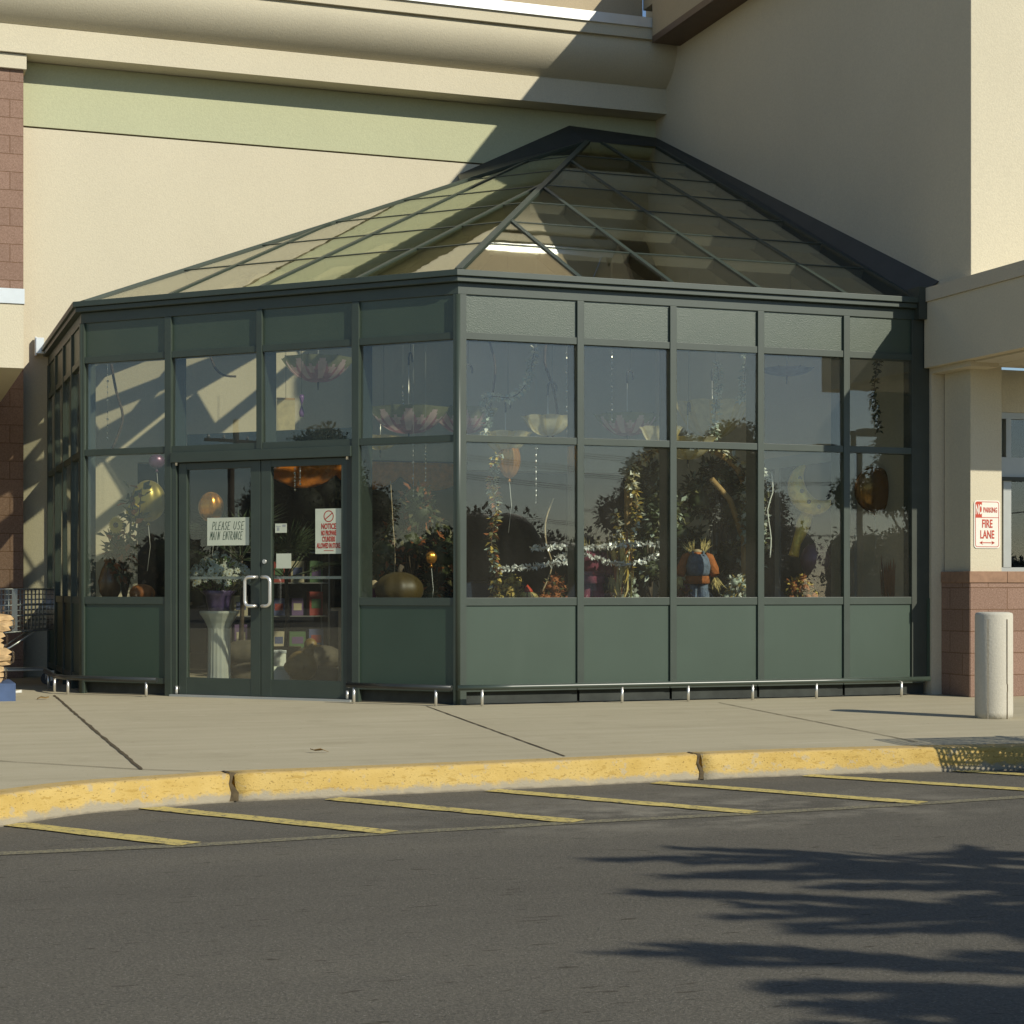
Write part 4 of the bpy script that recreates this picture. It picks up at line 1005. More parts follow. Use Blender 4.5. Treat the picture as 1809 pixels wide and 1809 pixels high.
tag(b.build('foil_scarf', None, p), 'yellow patterned foil streamer under the crescent moon balloon', 'balloon')

def fin(a, d, z): return FL.pt(a + .62 * d, d, z)
# display benches just behind the kick panels
M_BENCH = simple('bench_wood', (.16, .12, .075), .8, var=.2)
def bench(label, F, a0, a1, d0, d1, z):
    t = thing('display_bench', label, 'bench'); b = mb(M_BENCH); b.fbox(F, a0, a1, z - .03, z, d0, d1); b.build('bench_top', t)
    for a in (a0 + .05, a1 - .09):
        for d in (d0 + .05, d1 - .09):
            b = mb(M_BENCH); b.fbox(F, a, a + .04, .008, z - .03, d, d + .04); b.build('leg', t)
bench('low dark bench behind the first left panel', FL, .06, .75, -.7, -.25, .86)
bench('low dark bench behind the panel right of the doors', FL, 2.55, 3.75, -.95, -.3, .82)
bench('long dark bench behind the sunny panels', FR, .35, 4.3, -1.0, -.42, .76)
def pumpkin(label, p, r, m, squash=.78):
    t = thing('pumpkin', label, 'pumpkin', p, group='pumpkins set out in the pavilion'); b = mb(m)
    b.ball((0, 0, r * squash), r, 1, 1, squash, 40, 12, lambda a, ph: 1 - .07 * abs(math.cos(a * 4.5)) ** 2.5 * math.sin(ph)); b.build('body', t)
    b = mb(M_BARK); b.tube([(0, 0, r * squash * 1.9), (.01, 0, r * squash * 2.15), (.03, 0, r * squash * 2.35)], [r * .14, r * .1, r * .11], 7); b.build('stem', t)
M_PUMP = simple('pumpkin_orange', (.42, .13, .025), .6, var=.2); M_PUMPY = simple('pumpkin_gold_shaded', (.062, .042, .010), .5, var=.2)  # the gold one's colour is darkened to stand in for shade
q = fin(.62, -.5, .86); pumpkin('small orange pumpkin on the bench in the first left pane', (q.x, q.y, .86), .125, M_PUMP, .7)
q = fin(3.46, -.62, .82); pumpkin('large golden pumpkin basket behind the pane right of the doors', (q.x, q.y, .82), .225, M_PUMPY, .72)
# autumn floral spray in the first pane
p = fin(.42, -.45, .86)
t = thing('autumn_flowers', 'tall autumn branch with one yellow sunflower behind the first left pane', 'flowers', p)
b = mb(M_BARK); r = random.Random(21); tips = []
for k in range(9):
    a = r.uniform(0, 6.28); e = Vector((.16 * math.cos(a), .16 * math.sin(a), r.uniform(.55, 1.3))); b.tube([(0, 0, 0), e * .5 + Vector((r.uniform(-.04, .04), 0, 0)), e], [.012, .008, .004], 5); tips.append(e)
b.build('branches', t)
b = MB()
for e in tips:
    for k in range(26):
        d = Vector((r.uniform(-1, 1), r.uniform(-1, 1), r.uniform(-.8, .8))); b.mat(r.choice((M_LEAF, M_LEAF2, M_RUST, M_LEAF))); b.leaf(e * r.uniform(.45, 1.02) + d * .04, d, (r.uniform(-1, 1), r.uniform(-1, 1), 1), .12, .032)
b.build('leaves', t)
b = MB(); fc = Vector((-.10, -.14, .74))
for k in range(22):
    a = 2 * math.pi * k / 22; d = FL.al * math.cos(a) + Vector((0, 0, math.sin(a))); b.mat(M_GOLDL); b.leaf(fc + d * .02, d, FL.out, .075, .016)
b.mat(M_BARK); b.ball(fc + FL.out * .006, .026, n=10, m=6); b.build('sunflower', t)
# daisies on a fluted pedestal inside the left door
pc = fin(1.52, -.40, 0)
t = thing('pedestal', 'white fluted pedestal standing inside the left door', 'pedestal', (pc.x, pc.y, .007))
M_PLAS = simple('plaster_white', (.60, .60, .50), .8, var=.08)
b = mb(M_PLAS); b.lathe([(.125, .05), (.118, .10), (.108, .2), (.104, .5), (.102, .62), (.112, .66)], n=72, sq=lambda a: 1 - .05 * (math.cos(a * 18) > 0)); b.build('shaft', t)
b = mb(M_PLAS); b.box(-.15, .15, -.15, .15, 0, .05); b.build('plinth', t)
b = mb(M_PLAS); b.lathe([(.10, .60), (.125, .66), (.16, .72), (.185, .755), (.185, .775), (0, .775)], n=8, smooth=False); b.build('capital', t)
p = Vector((pc.x, pc.y, .783)); t = thing('potted_daisies', 'pot of white daisies in purple foil on the white pedestal', 'flowers', p)
b = mb(simple('purple_foil_wrap', (.13, .09, .20), .35, .3, .5, .3, 12)); r = random.Random(4)
b.lathe([(.09, 0), (.105, .06), (.12, .14), (.17, .19)], n=24, sq=lambda a: 1 + .07 * math.sin(a * 7)); b.build('foil_wrap', t)
b = MB()
for k in range(420):
    a = r.uniform(0, 6.28); e = r.random() ** .6; d = Vector((math.cos(a) * e, math.sin(a) * e, r.uniform(.1, 1)))
    b.mat(r.choice((M_LEAF2, simple('daisy_leaf', (.12, .20, .06), .8, var=.3), M_LEAF))); b.leaf(Vector((d.x * .22, d.y * .22, .18 + .30 * r.random())), d + Vector((0, 0, r.uniform(-.8, .5))), (0, 0, 1), .07, .014)
b.build('foliage', t)
M_PETAL = simple('white_petal', (.74, .74, .60), .8, var=.04); b = MB()
for k in range(260):
    a = r.uniform(0, 6.28); e = math.sqrt(r.random()); z = .54 - .22 * e + r.uniform(-.08, .05)
    c = Vector((math.cos(a) * e * .29, math.sin(a) * e * .27, z)); nn = Vector((math.cos(a) * .6 - .5, math.sin(a) * .6 - .6, .5)).normalized(); u = nn.cross(Vector((0, 0, 1))).normalized(); v = nn.cross(u)
    b.mat(M_PETAL)
    for j in range(9):
        g = 2 * math.pi * j / 9; b.leaf(c, u * math.cos(g) + v * math.sin(g), nn, .036, .009)
    b.mat(M_GOLDL); b.ball(c + nn * .003, .007, n=6, m=4)
b.build('daisy_heads', t)
# duck figurine, boxes and sacks on the floor behind the right door
M_DUCK = simple('duck_brown', (.17, .105, .025), .5, var=.35, vscale=8); M_BILL = simple('duck_orange', (.42, .22, .05), .5)
pc = fin(2.42, -1.0, .008)
t = thing('duck_figurine', 'brown and yellow duck figurine on the floor behind the right door', 'figurine', pc, R(-45))
b = mb(M_DUCK); b.ball((0, 0, .24), .14, 1.15, .85, 1.1, 20, 12); b.tube([(.06, 0, .33), (.09, 0, .42)], [.06, .05], 12); b.ball((.10, 0, .45), .062, 1.05, .9, 1, 16, 10); b.build('body', t)
b = mb(M_BILL); b.ball((.175, 0, .44), .03, 1.5, 1, .45, 12, 8); b.build('bill', t)
for y in (-.05, .05): b = mb(M_BILL); b.tube([(0, y, .11), (0, y, .02)], .012, 6); b.ball((.03, y, .012), .03, 1.5, 1, .35, 10, 6); b.build('foot', t)
b = mb(M_DUCK); b.ball((-.01, -.115, .24), .09, 1.3, .35, .8, 14, 8); b.ball((-.01, .115, .24), .09, 1.3, .35, .8, 14, 8); b.build('wing', t)
pc = fin(2.16, -1.1, .008); b = mb(M_WHITE); b.box(-.09, .09, -.09, .09, 0, .2); b.mat(M_PAPER); b.box(-.095, .095, -.095, .095, .2, .23); tag(b.build('carton', None, pc, bevel=.004), 'small white lidded carton left of the duck figurine', 'box')
pc = fin(2.02, -1.5, .008); b = mb(M_PLAS); b.box(-.16, .16, -.12, .12, 0, .34); b.mat(M_ALU); b.box(-.165, .165, -.125, .125, .34, .37); tag(b.build('carton', None, pc, bevel=.004), 'taller off-white chest behind the small white carton', 'box')
M_SACK = simple('grey_sack', (.075, .062, .04), .9, var=.35, vscale=10, bscale=18, bstr=.5)
for i, (a, d, z, lab) in enumerate([(2.68, -1.2, .12, 'lower grey brown sack slumped behind the right door'), (2.62, -1.35, .32, 'upper grey brown sack slumped behind the right door'), (1.86, -1.3, .14, 'grey brown sack on the floor beside the white pedestal'), (1.80, -1.35, .36, 'grey brown sack on top of the one beside the pedestal')]):
    q = fin(a, d, .008); b = mb(M_SACK); rr = random.Random(i); b.ball((0, 0, z), .2, 1.25, .8, .62, 20, 10, lambda a_, ph: 1 + .06 * math.sin(3 * a_ + i) * math.sin(2 * ph)); tag(b.build('sack', None, (q.x, q.y, .0)), lab, 'sack', 'slumped sacks on the pavilion floor')
# orange swag over the shop opening
M_SWAG = cloth('orange_swag', (.70, .24, .03), .35, .2)
t = thing('orange_swag', 'orange patterned cloth swag over the shop opening behind the right door', 'swag'); rows = []; r = random.Random(2)
for j in range(9):
    v = j / 8; row = []
    for i in range(81):
        u = i / 80; x = -.35 + 2.4 * u; sag = .10 + .18 * abs(math.sin(u * math.pi * 3)) ** .7
        row.append((x, YB - .10 - .05 * math.sin(v * math.pi) - .018 * math.sin(u * 60 + v * 9), 2.50 - v * (sag + .05)))
    rows.append(row)
b = mb(M_SWAG); b.grid(rows, False, True); o = b.build('cloth', t); sm = o.modifiers.new('t', 'SOLIDIFY'); sm.thickness = .004
b = mb(M_BENCH); b.tube([(-.4, YB - .06, 2.51), (2.1, YB - .06, 2.51)], .014, 8); b.build('pole', t)
# potted palm in the shop opening
M_PALM = simple('palm_leaf', (.055, .085, .04), .5, var=.3)
for lab, px, Y, s in (('potted palm with fan fronds behind the left door', 425, 5.3, 1.0), ('second, lower potted palm behind the right door', 505, 5.6, .85)):
    p = at(px, 1000, Y); t = thing('potted_palm', lab, 'plant', (p.x, p.y, .008), group='potted palms by the shop opening')
    b = mb(M_BENCH); b.lathe([(.13, 0), (.17, .3), (.18, .32), (.15, .32), (.0, .3)], n=20); b.build('pot', t)
    b = mb(M_BARK); b.tube([(0, 0, .3), (.02, 0, .8 * s), (0, 0, 1.35 * s)], [.03, .025, .02], 7); b.build('stem', t)
    b = mb(M_PALM); r = random.Random(int(px))
    for k in range(15):
        a = r.uniform(0, 6.28); el = r.uniform(-.1, 1.2); dd = Vector((math.cos(a) * math.cos(el), math.sin(a) * math.cos(el), math.sin(el))); c = Vector((0, 0, 1.3 * s)) + dd * .45 * s
        b.tube([(0, 0, 1.3 * s), c], .006, 4); up = dd.cross(Vector((-math.sin(a), math.cos(a), 0))); sd = Vector((-math.sin(a), math.cos(a), 0))
        for j in range(17):
            g = R(-115 + 230 * j / 16); b.leaf(c, dd * math.cos(g) + sd * math.sin(g), up, .42 * s * (.75 + .25 * math.cos(g)), .012)
    b.build('fronds', t)
# display rack of goods further in
t = thing('display_rack', 'dark wire display rack of packaged goods inside the shop opening', 'display rack', (-.1, 6.9, .012)); b = mb(M_WIRE)
for x in (-.6, .6):
    for y in (-.2, .2): b.tube([(x, y, 0), (x, y, 1.5)], .012, 6)
b.build('uprights', t); r = random.Random(8)
for z in (.25, .65, 1.05, 1.42): b = mb(M_WIRE); b.box(-.6, .6, -.2, .2, z - .012, z); b.build('shelf', t)
cols = [simple('pack_purple', (.12, .07, .17), .5), simple('pack_red', (.28, .04, .03), .5), simple('pack_cream', (.42, .38, .26), .6), simple('pack_green', (.07, .14, .06), .5), simple('pack_blue', (.07, .09, .2), .5)]
names = ['purple', 'red', 'cream', 'green', 'blue']
for zi, z in enumerate((.25, .65, 1.05)):
    for k in range(5):
        ci = (k + zi * 2) % 5; w = r.uniform(.07, .1); h = r.uniform(.18, .3); b = mb(cols[ci]); b.box(-w, w, -.08, .08, 0, h); b.mat(cols[(ci + 2) % 5]); b.box(-w * .7, w * .7, -.083, -.08, h * .3, h * .7)
        tag(b.build('package', None, (-.1 - .46 + k * .23, 6.86, z + .013), bevel=.004), '%s boxed package, %s on the %s shelf of the display rack' % (names[ci], ['leftmost', 'second from left', 'in the middle', 'second from right', 'rightmost'][k], ['bottom', 'middle', 'upper'][zi]), 'package', 'packages on the display rack')

# garden arch with leafy artificial trees
ya = 1.12; pl = at(1110, 1000, ya); prr = at(1316, 1000, ya)
t = thing('garden_arch', 'brown wooden garden arch behind the second and third sunny panes', 'garden arch', (0, 0, 0))
for x, nm in ((pl.x, 'post'), (prr.x, 'post')): b = mb(M_WOOD); b.box(x - .03, x + .03, ya - .03, ya + .03, .008, 1.95); b.build(nm, t, bevel=.004)
b = mb(M_WOOD); P = []
for k in range(13): a = math.pi * k / 12; P.append(((pl.x + prr.x) / 2 - (prr.x - pl.x) / 2 * math.cos(a), ya, 1.95 + .42 * math.sin(a)))
P_ARCH = list(P); b.tube(P, .035, 6, smooth=False); b.build('arched_top', t)
b = mb(M_WOOD); b.tube([(prr.x - .03, ya, 1.5), (prr.x - .16, ya, 1.85), (prr.x - .36, ya, 2.05)], .028, 6); b.tube([(pl.x + .03, ya, 1.5), (pl.x + .1, ya, 1.75), (pl.x + .04, ya, 1.98)], .02, 6); b.build('brace', t)
def leafy(name, label, cat, base, trunk_h, cr, ch, n, L, mats, seed, group=None, pot=False, limbs=9, tr=.03, droop=-.2, clumps=22, core=.72):
    r = random.Random(seed); t = thing(name, label, cat, base, 0, group)
    if pot: b = mb(M_BENCH); b.lathe([(.12, 0), (.15, .26), (.16, .28), (.13, .28), (0, .26)], n=18); b.build('pot', t)
    b = mb(M_BARK); top = Vector((r.uniform(-.05, .05), 0, trunk_h + ch * .55)); b.tube([(0, 0, .0), (tr * .5, 0, trunk_h * .5), (0, tr, trunk_h), top], [tr, tr * .85, tr * .7, tr * .3], 8)
    cl = []
    for k in range(clumps):
        a = r.uniform(0, 6.28); e = r.uniform(.25, 1) ** .6; u = r.random(); z = trunk_h + ch * u; wd = math.sin(math.pi * min(.97, max(.12, u * .82 + .14))); c = Vector((math.cos(a) * cr * e * wd, math.sin(a) * cr * e * wd, z)); cl.append(c)
        if k < limbs: b.tube([(0, 0, trunk_h * .8 + ch * u * .4), c * .5 + Vector((0, 0, (trunk_h + ch * u * .5) * .5)), c], [tr * .4, tr * .25, tr * .1], 5)
    b.build('trunk', t); b = MB(); sz = cr * .36; b.mat(mats[0])
    for c in cl: b.ball(c, sz * core, n=8, m=6)
    for k in range(n):
        c = cl[r.randrange(len(cl))]; d = Vector((r.gauss(0, 1), r.gauss(0, 1), r.gauss(0, 1))).normalized(); q = c + d * sz * core * r.uniform(.85, 1.3); d = d + Vector((r.gauss(0, 1), r.gauss(0, 1), r.gauss(0, .8))) * .6
        b.mat(mats[r.randrange(len(mats))]); b.leaf(q, d + Vector((0, 0, droop)), (r.uniform(-1, 1), r.uniform(-1, 1), 1.2), L * r.uniform(.6, 1.3), L * .28)
    b.build('crown', t); return t
leafy('potted_ficus', 'dark leafy indoor tree under the left half of the garden arch', 'plant', (at(1150, 1000, 1.5).x, 1.5, .008), .95, .34, 1.15, 1500, .085, (M_LEAF, M_LEAF2, M_LEAF, M_SILV), 31, 'leafy indoor trees by the arch', True)
leafy('potted_ficus', 'darkest indoor tree under the right half of the garden arch', 'plant', (at(1262, 1000, 1.55).x, 1.55, .008), .8, .42, 1.35, 2000, .085, (M_LEAF, M_LEAF, M_LEAF2, M_LEAF2, M_SILV), 32, 'leafy indoor trees by the arch', True)
leafy('low_plant', 'small eucalyptus-like plant on the bench below the tinsel', 'plant', (at(1105, 1000, .88).x, .88, .762), .06, .14, .32, 240, .06, (M_SILV, M_LEAF2, M_SILW), 33, None, False, 6, .012)

# scarecrows on stakes
def scarecrow(label, base, shirt, overall, lean=0.):
    t = thing('scarecrow', label, 'scarecrow', base, R(-18), 'stuffed scarecrows in the sunny windows')
    b = mb(M_WOOD); b.tube([(0, 0, 0), (0, .0, .62)], .012, 6); b.build('stake', t)
    t.scale = (.86, .86, .95)
    wob = lambda a: 1 + .05 * math.sin(3 * a + 1) + .035 * math.sin(7 * a)
    b = mb(shirt); b.lathe([(.10, .285), (.135, .29), (.128, .33), (.135, .355), (.11, .375)], n=40, sq=wob); b.lathe([(.09, .50), (.098, .55), (.06, .60)], n=28, sq=wob)
    for sg in (-1, 1): b.tube([(sg * .08, 0, .56), (sg * .125, -.005, .535), (sg * .165, -.012, .47), (sg * .175, -.02, .43), (sg * .19, -.04, .37)], [.045, .06, .05, .058, .046], 12)
    b.build('shirt', t)
    b = mb(overall); b.lathe([(.12, .365), (.14, .40), (.148, .46), (.132, .53), (.095, .578)], (0, -.012, 0), 40, wob)
    for sg in (-1, 1):
        b.tube([(sg * .05, 0, .30), (sg * .062, -.012, .22), (sg * .066, -.006, .19), (sg * .075, -.02, .11), (sg * .078, -.02, .0)], [.066, .06, .066, .056, .06], 14)
        b.tube([(sg * .055, -.10, .56), (sg * .06, -.05, .60), (sg * .05, .05, .60)], .014, 6)
    b.build('overalls', t)
    b = mb(overall); b.box(-.045, .045, -.150, -.142, .44, .51); b.build('bib_pocket', t)
    r = random.Random(int(base[0] * 100)); b = mb(M_STRAW)
    for c, d, n in (((-.2, -.04, .36), Vector((-.2, -.2, -1)), 50), ((.195, -.06, .35), Vector((.3, -.3, -1)), 34), ((-.05, 0, .59), Vector((-.5, -.2, 1)), 30), ((.06, 0, .59), Vector((.4, -.2, 1)), 30)):
        for k in range(n): b.leaf(Vector(c) + Vector((r.uniform(-.02, .02), r.uniform(-.02, .02), 0)), d + Vector((r.uniform(-.6, .6), r.uniform(-.5, .5), r.uniform(-.2, .2))), (r.uniform(-1, 1), 1, 0), r.uniform(.09, .17), .005)
    b.build('straw', t)
    b = mb(M_SKINTAN); b.lathe([(.04, .58), (.06, .61), (.02, .63)], n=12); b.build('neck_sack', t)
p = at(1232, 1000, .8); scarecrow('stuffed scarecrow in blue denim overalls and orange shirt, third sunny pane', (p.x, .8, .765), M_ORANGE, M_DENIM)
p = at(1046, 1000, .8); scarecrow('stuffed scarecrow in dark burgundy, behind the first sunny mullion', (p.x, .8, .765), M_BURG, M_BURG)
p = at(932, 1050, .7)
t = thing('straw_doll', 'small straw doll in a red hat at the sill of the first sunny pane', 'doll', (p.x, p.y, .765), R(-18))
b = mb(M_SKINTAN); b.ball((0, 0, .17), .05, 1, .9, 1.05, 14, 9); b.build('head', t)
b = mb(M_RED); b.lathe([(.03, .0), (.055, .03), (.05, .10), (.03, .13)], n=14); b.build('dress', t)
b = mb(M_RED); b.lathe([(.052, .195), (.04, .22), (.0, .265)], n=12); b.build('hat', t)
b = mb(M_STRAW); r = random.Random(1)
for k in range(90): a = r.uniform(0, 6.28); b.leaf((.045 * math.cos(a), .045 * math.sin(a), .2), Vector((math.cos(a), math.sin(a), -1.1)), (0, 0, 1), .1, .004)
b.build('hair', t)
pc = fin(3.2, -.55, .82); t = thing('straw_doll', 'small red cloth doll with straw hair left of the golden pumpkin', 'doll', pc)
b = mb(M_BURG); b.ball((0, 0, .09), .075, 1, .8, 1.15, 14, 9); b.build('dress', t)
b = mb(M_SKINTAN); b.ball((0, 0, .21), .04, n=12, m=8); b.build('head', t)
b = mb(M_STRAW)
for k in range(80): a = r.uniform(0, 6.28); b.leaf((.06 + .03 * math.cos(a), .03 * math.sin(a), .2), Vector((math.cos(a) * .4, math.sin(a) * .4, -1.1)), (0, 0, 1), .17, .004)
b.build('hair', t)
for lab, px, Y, mats_, sd in (('gold chrysanthemum bush on the bench in the first sunny pane', 905, .75, (M_GOLDL, M_GOLDL, M_LEAF2), 61), ('rust chrysanthemum bush beside the straw doll', 985, .8, (M_RUST, M_RUST, M_LEAF2), 62), ('burgundy leaf plant left of the blue scarecrow', 1192, .85, (simple('burgundy_leaf', (.12, .03, .05), .6), M_RUST, M_LEAF2), 63), ('silver and gold leaf plant right of the blue scarecrow', 1300, .8, (M_SILV, M_SILW, M_GOLDL), 64), ('rust leaf plant under the moon balloon', 1415, .8, (M_RUST, M_LEAF, M_GOLDL), 65)):
    leafy('potted_chrysanthemum', lab, 'plant', (at(px, 1000, Y).x, Y, .762), .05, .15, .26, 520, .05, mats_, sd, 'potted autumn plants on the long bench', False, 6, .012)
XL, XR = pl.x, prr.x
garland('gold and silver leaf garland wound up the left arch post', [(XL, ya - .06, .9), (XL - .05, ya - .05, 1.3), (XL + .05, ya - .06, 1.7), (XL, ya - .05, 2.0)], 71, 120, .075, (M_GOLDL, M_SILW, M_LEAF2))
garland('silver leaf garland wound up the right arch post', [(XR, ya - .06, .9), (XR + .05, ya - .05, 1.3), (XR - .05, ya - .06, 1.7), (XR, ya - .05, 2.0)], 72, 120, .075, (M_SILW, M_SILV, M_LEAF2))
garland('pale leaf garland over the top of the arch', [Vector(q) + Vector((0, -.05, .03)) for q in P_ARCH], 73, 110, .08, (M_SILW, M_SUNL, M_LEAF2))
p = at(1096, 990, .7); t = thing('corn_sheaf', 'upright straw coloured corn husk bundle in the second sunny pane', 'sheaf', (p.x, p.y, .765)); b = mb(M_STRAW); r = random.Random(16)
for k in range(80): a = r.uniform(0, 6.28); b.mat(r.choice((M_STRAW, M_GOLDL, M_RUST, M_LEAF2))); b.leaf((.035 * math.cos(a), .035 * math.sin(a), r.uniform(0, .45)), Vector((math.cos(a) * .25, math.sin(a) * .25, 1)), (math.cos(a), math.sin(a), 0), r.uniform(.25, .40), .014)
b.build('dried_stalks', t)
p = fin(.25, -.4, .86); t = thing('vase', 'brown glazed vase among the branches in the first left pane', 'vase', (p.x, p.y, .86)); b = mb(simple('brown_glaze', (.16, .07, .02), .25, 0, .6, .25)); b.lathe([(.05, 0), (.10, .10), (.115, .2), (.08, .32), (.05, .38), (.06, .42)], n=28); b.build('body', t)
p = at(730, 1000, 3.6); leafy('potted_ficus', 'dark indoor tree standing back behind the pane right of the doors', 'plant', (p.x, 3.6, .008), .7, .5, 1.3, 1800, .09, (M_LEAF, M_LEAF, M_LEAF2, M_RUST), 35, 'leafy indoor trees by the arch', True)
p = at(505, 735, 3.0); b = mb(M_SUNL); b.box(-.09, .09, -.012, .012, -.16, .16); b.mat(M_WOOD); b.box(-.09, .09, -.014, .014, .16, .18); b.mat(M_CORD); b.tube([(0, 0, .18), (0, 0, roofz(p) - p.z - .03)], .002, 4); tag(b.build('hanging_banner', None, p), 'small pale cloth banner hung in the pane above the right door', 'banner')
p = at(533, 715, 3.0); b = mb(simple('purple_ribbon', (.16, .07, .24), .4, var=.25)); b.lathe([(.02, -.12), (.028, -.08), (.005, 0), (.026, .07), (.02, .10)], n=12, sq=lambda a: 1 - .5 * abs(math.sin(a))); b.mat(M_CORD); b.tube([(0, 0, .1), (0, 0, roofz(p) - p.z - .03)], .002, 4); tag(b.build('ribbon_twist', None, p), 'purple twisted ribbon hung beside the pale banner', 'ribbon')
# brown draped bundle in the end pane
p = at(1585, 1000, .7)
t = thing('corn_sheaf', 'dark brown dried sheaf with one pale blade in the shaded end pane', 'sheaf', (p.x, p.y, .765)); b = mb(M_RUST); r = random.Random(6)
for k in range(160): a = r.uniform(0, 6.28); b.leaf((.05 * math.cos(a), .05 * math.sin(a), r.uniform(0, .2)), Vector((math.cos(a) * .3, math.sin(a) * .3, 1)), (math.cos(a), math.sin(a), 0), r.uniform(.25, .42), .02)
b.mat(M_STRAW)
for k in range(6): b.leaf((-.09 + .006 * k, -.08, .02), Vector((.18, 0, 1)), (0, -1, 0), .3, .012)
b.build('dried_stalks', t)

# ------------------------------------------------------------------ WORLD BEHIND THE CAMERA (seen in the glass, and casting shadows)
M_TREE1 = simple('tree_leaf', (.035, .042, .016), .6, 0, .35, .3); M_TREE2 = simple('tree_leaf_light', (.06, .062, .022), .6, 0, .35, .3); M_TREE3 = simple('tree_leaf_brown', (.06, .04, .018), .7, 0, .35, .3)
GT = 'small trees planted in the car park'
def pine(label, base, h, cr, seed):
    """tree with long, nearly level boughs in spaced tiers"""
    r = random.Random(seed); t = thing('parking_tree', label, 'tree', base, 0, GT)
    b = mb(M_BARK); b.tube([(0, 0, 0), (.03, 0, h * .5), (0, .03, h * .98)], [.09, .06, .015], 8); lim = []
    for k in range(15):
        z = h * (.36 + .62 * k / 15)
        for q in range(5):
            L = cr * (1.1 - .55 * k / 15) * r.uniform(.6, 1.15); a = (0 if q % 2 else math.pi) - .46 + r.uniform(-.34, .34)
            if q == 4: a = r.uniform(0, 6.28); L *= .55
            d = Vector((math.cos(a), math.sin(a), r.uniform(-.10, .02))); p0 = Vector((0, 0, z + r.uniform(-.04, .04))); e = p0 + d * L
            b.tube([p0, p0 + d * L * .55 + Vector((0, 0, .04)), e], [.022, .014, .006], 5); lim.append((p0, e))
    b.build('trunk', t); b = MB()
    for p0, e in lim:
        ax = (e - p0); n = int(120 * ax.length)
        for k in range(n):
            u = r.uniform(.18, 1.02); q = p0.lerp(e, u) + Vector((0, 0, .04 * math.sin(math.pi * u))); d = ax.normalized() * 1.5 + Vector((r.uniform(-1, 1), r.uniform(-1, 1), r.uniform(-.3, .3))) * .55
            b.mat(M_TREE1 if r.random() < .7 else M_TREE2); b.leaf(q, d, (r.uniform(-.3, .3), r.uniform(-.3, .3), 1), r.uniform(.16, .30), .02)
    b.build('crown', t)
pine('spreading young tree whose shadow lies on the road at the lower right', (2.15, -12.8, ROAD), 3.7, 1.8, 12)
pine('second young tree, beyond the spreading one, shading the road corner', (1.9, -14.0, ROAD), 3.7, 1.8, 13)
pine('third young tree of the row, nearest the viewer', (1.25, -14.75, ROAD), 3.6, 1.8, 14)
def mirror_at(px, Y): return at(px, 1000, Y).x
leafy('parking_tree', 'round bushy tree reflected in the second sunny pane', 'tree', (mirror_at(1165, 15), -15, ROAD), 1.0, 1.0, 2.5, 13000, .09, (M_TREE1, M_TREE1, M_TREE2), 41, GT, False, 14, .08, -.1, 34)
leafy('parking_tree', 'broad dark tree reflected in the third sunny pane', 'tree', (mirror_at(1268, 16), -16, ROAD), .9, 1.35, 2.7, 17000, .09, (M_TREE1, M_TREE1, M_TREE2), 42, GT, False, 16, .09, -.1, 40)
leafy('parking_tree', 'pale feathery tree reflected in the shaded end pane', 'tree', (mirror_at(1590, 22), -22, ROAD), 1.5, 1.5, 4.6, 12000, .12, (M_TREE2, M_TREE2, M_TREE1), 43, GT, False, 16, .1, -.5, 34)
leafy('parking_tree', 'dark tree far to the left reflected in the door-side panes', 'tree', (-45, -9.5, ROAD), 1.2, 2.6, 4.2, 16000, .16, (M_TREE1, M_TREE2), 44, GT, False, 16, .25, -.1, 40)
# wooded edge of the car park, read as one mass
b = MB(); r = random.Random(50)
def wood(x, y, w, h):
    for m_ in range(4):
        cx, cy, rx, rz = x + r.uniform(-.5, .5) * w, y + r.uniform(-.2, .2) * w, w * r.uniform(.45, .75), h * r.uniform(.30, .5)
        cz = ROAD + (rz * .8 if m_ < 2 else h - rz); b.mat(M_TREE1); b.ball((cx, cy, cz), 1, rx * .93, rx * .6, rz * .93, 12, 8)
        for k in range(230):
            d = Vector((r.gauss(0, 1), r.gauss(0, 1), r.gauss(0, 1))).normalized(); f = r.uniform(.9, 1.1); q = Vector((cx + d.x * rx * f, cy + d.y * rx * .65 * f, cz + d.z * rz * f))
            if q.z < ROAD + .05: continue
            b.mat(r.choice((M_TREE1, M_TREE1, M_TREE3, M_TREE2))); b.leaf(q, d + Vector((r.gauss(0, 1), r.gauss(0, 1), r.gauss(0, 1))) * .8, (r.uniform(-1, 1), r.uniform(-1, 1), 1), r.uniform(.2, .42), .10)
for i in range(70):
    wood(-60 + i * 2.4 + r.uniform(-1, 1), -78 + r.uniform(-5, 5), r.uniform(2, 3.5), r.uniform(2.5, 6.5))
for i in range(36): wood(-84 + r.uniform(-4, 4), -50 + i * 2.6, r.uniform(2, 3.5), r.uniform(2, 4.2))
tag(b.build('wooded_edge'), 'wooded edge of bushes and trees beyond the car park', 'woodland', kind='stuff')
def pole(label, loc, h, arms, rz):
    t = thing('utility_pole', label, 'utility pole', loc, rz, 'utility poles beyond the car park'); b = mb(M_BARK); b.tube([(0, 0, 0), (0, 0, h)], [.16, .11], 10); b.build('mast', t)
    for z in arms: b = mb(M_BARK); b.box(-1.3, 1.3, -.06, .06, z, z + .12); b.build('crossarm', t)
    for z in arms:
        b = mb(M_WHITE)
        for x in (-1.15, -.5, .5, 1.15): b.lathe([(.05, 0), (.06, .08), (.03, .16)], (x, 0, z + .12), 8)
        b.build('insulators', t)
pole('wooden utility pole reflected in the pane above the left door', (-54.9, -8.3, ROAD), 8.2, (7.3, 6.2), R(75))
pole('wooden utility pole beyond the car park on the sunny side', (19, -70, ROAD), 9.0, (8.2, 7.2), 0)
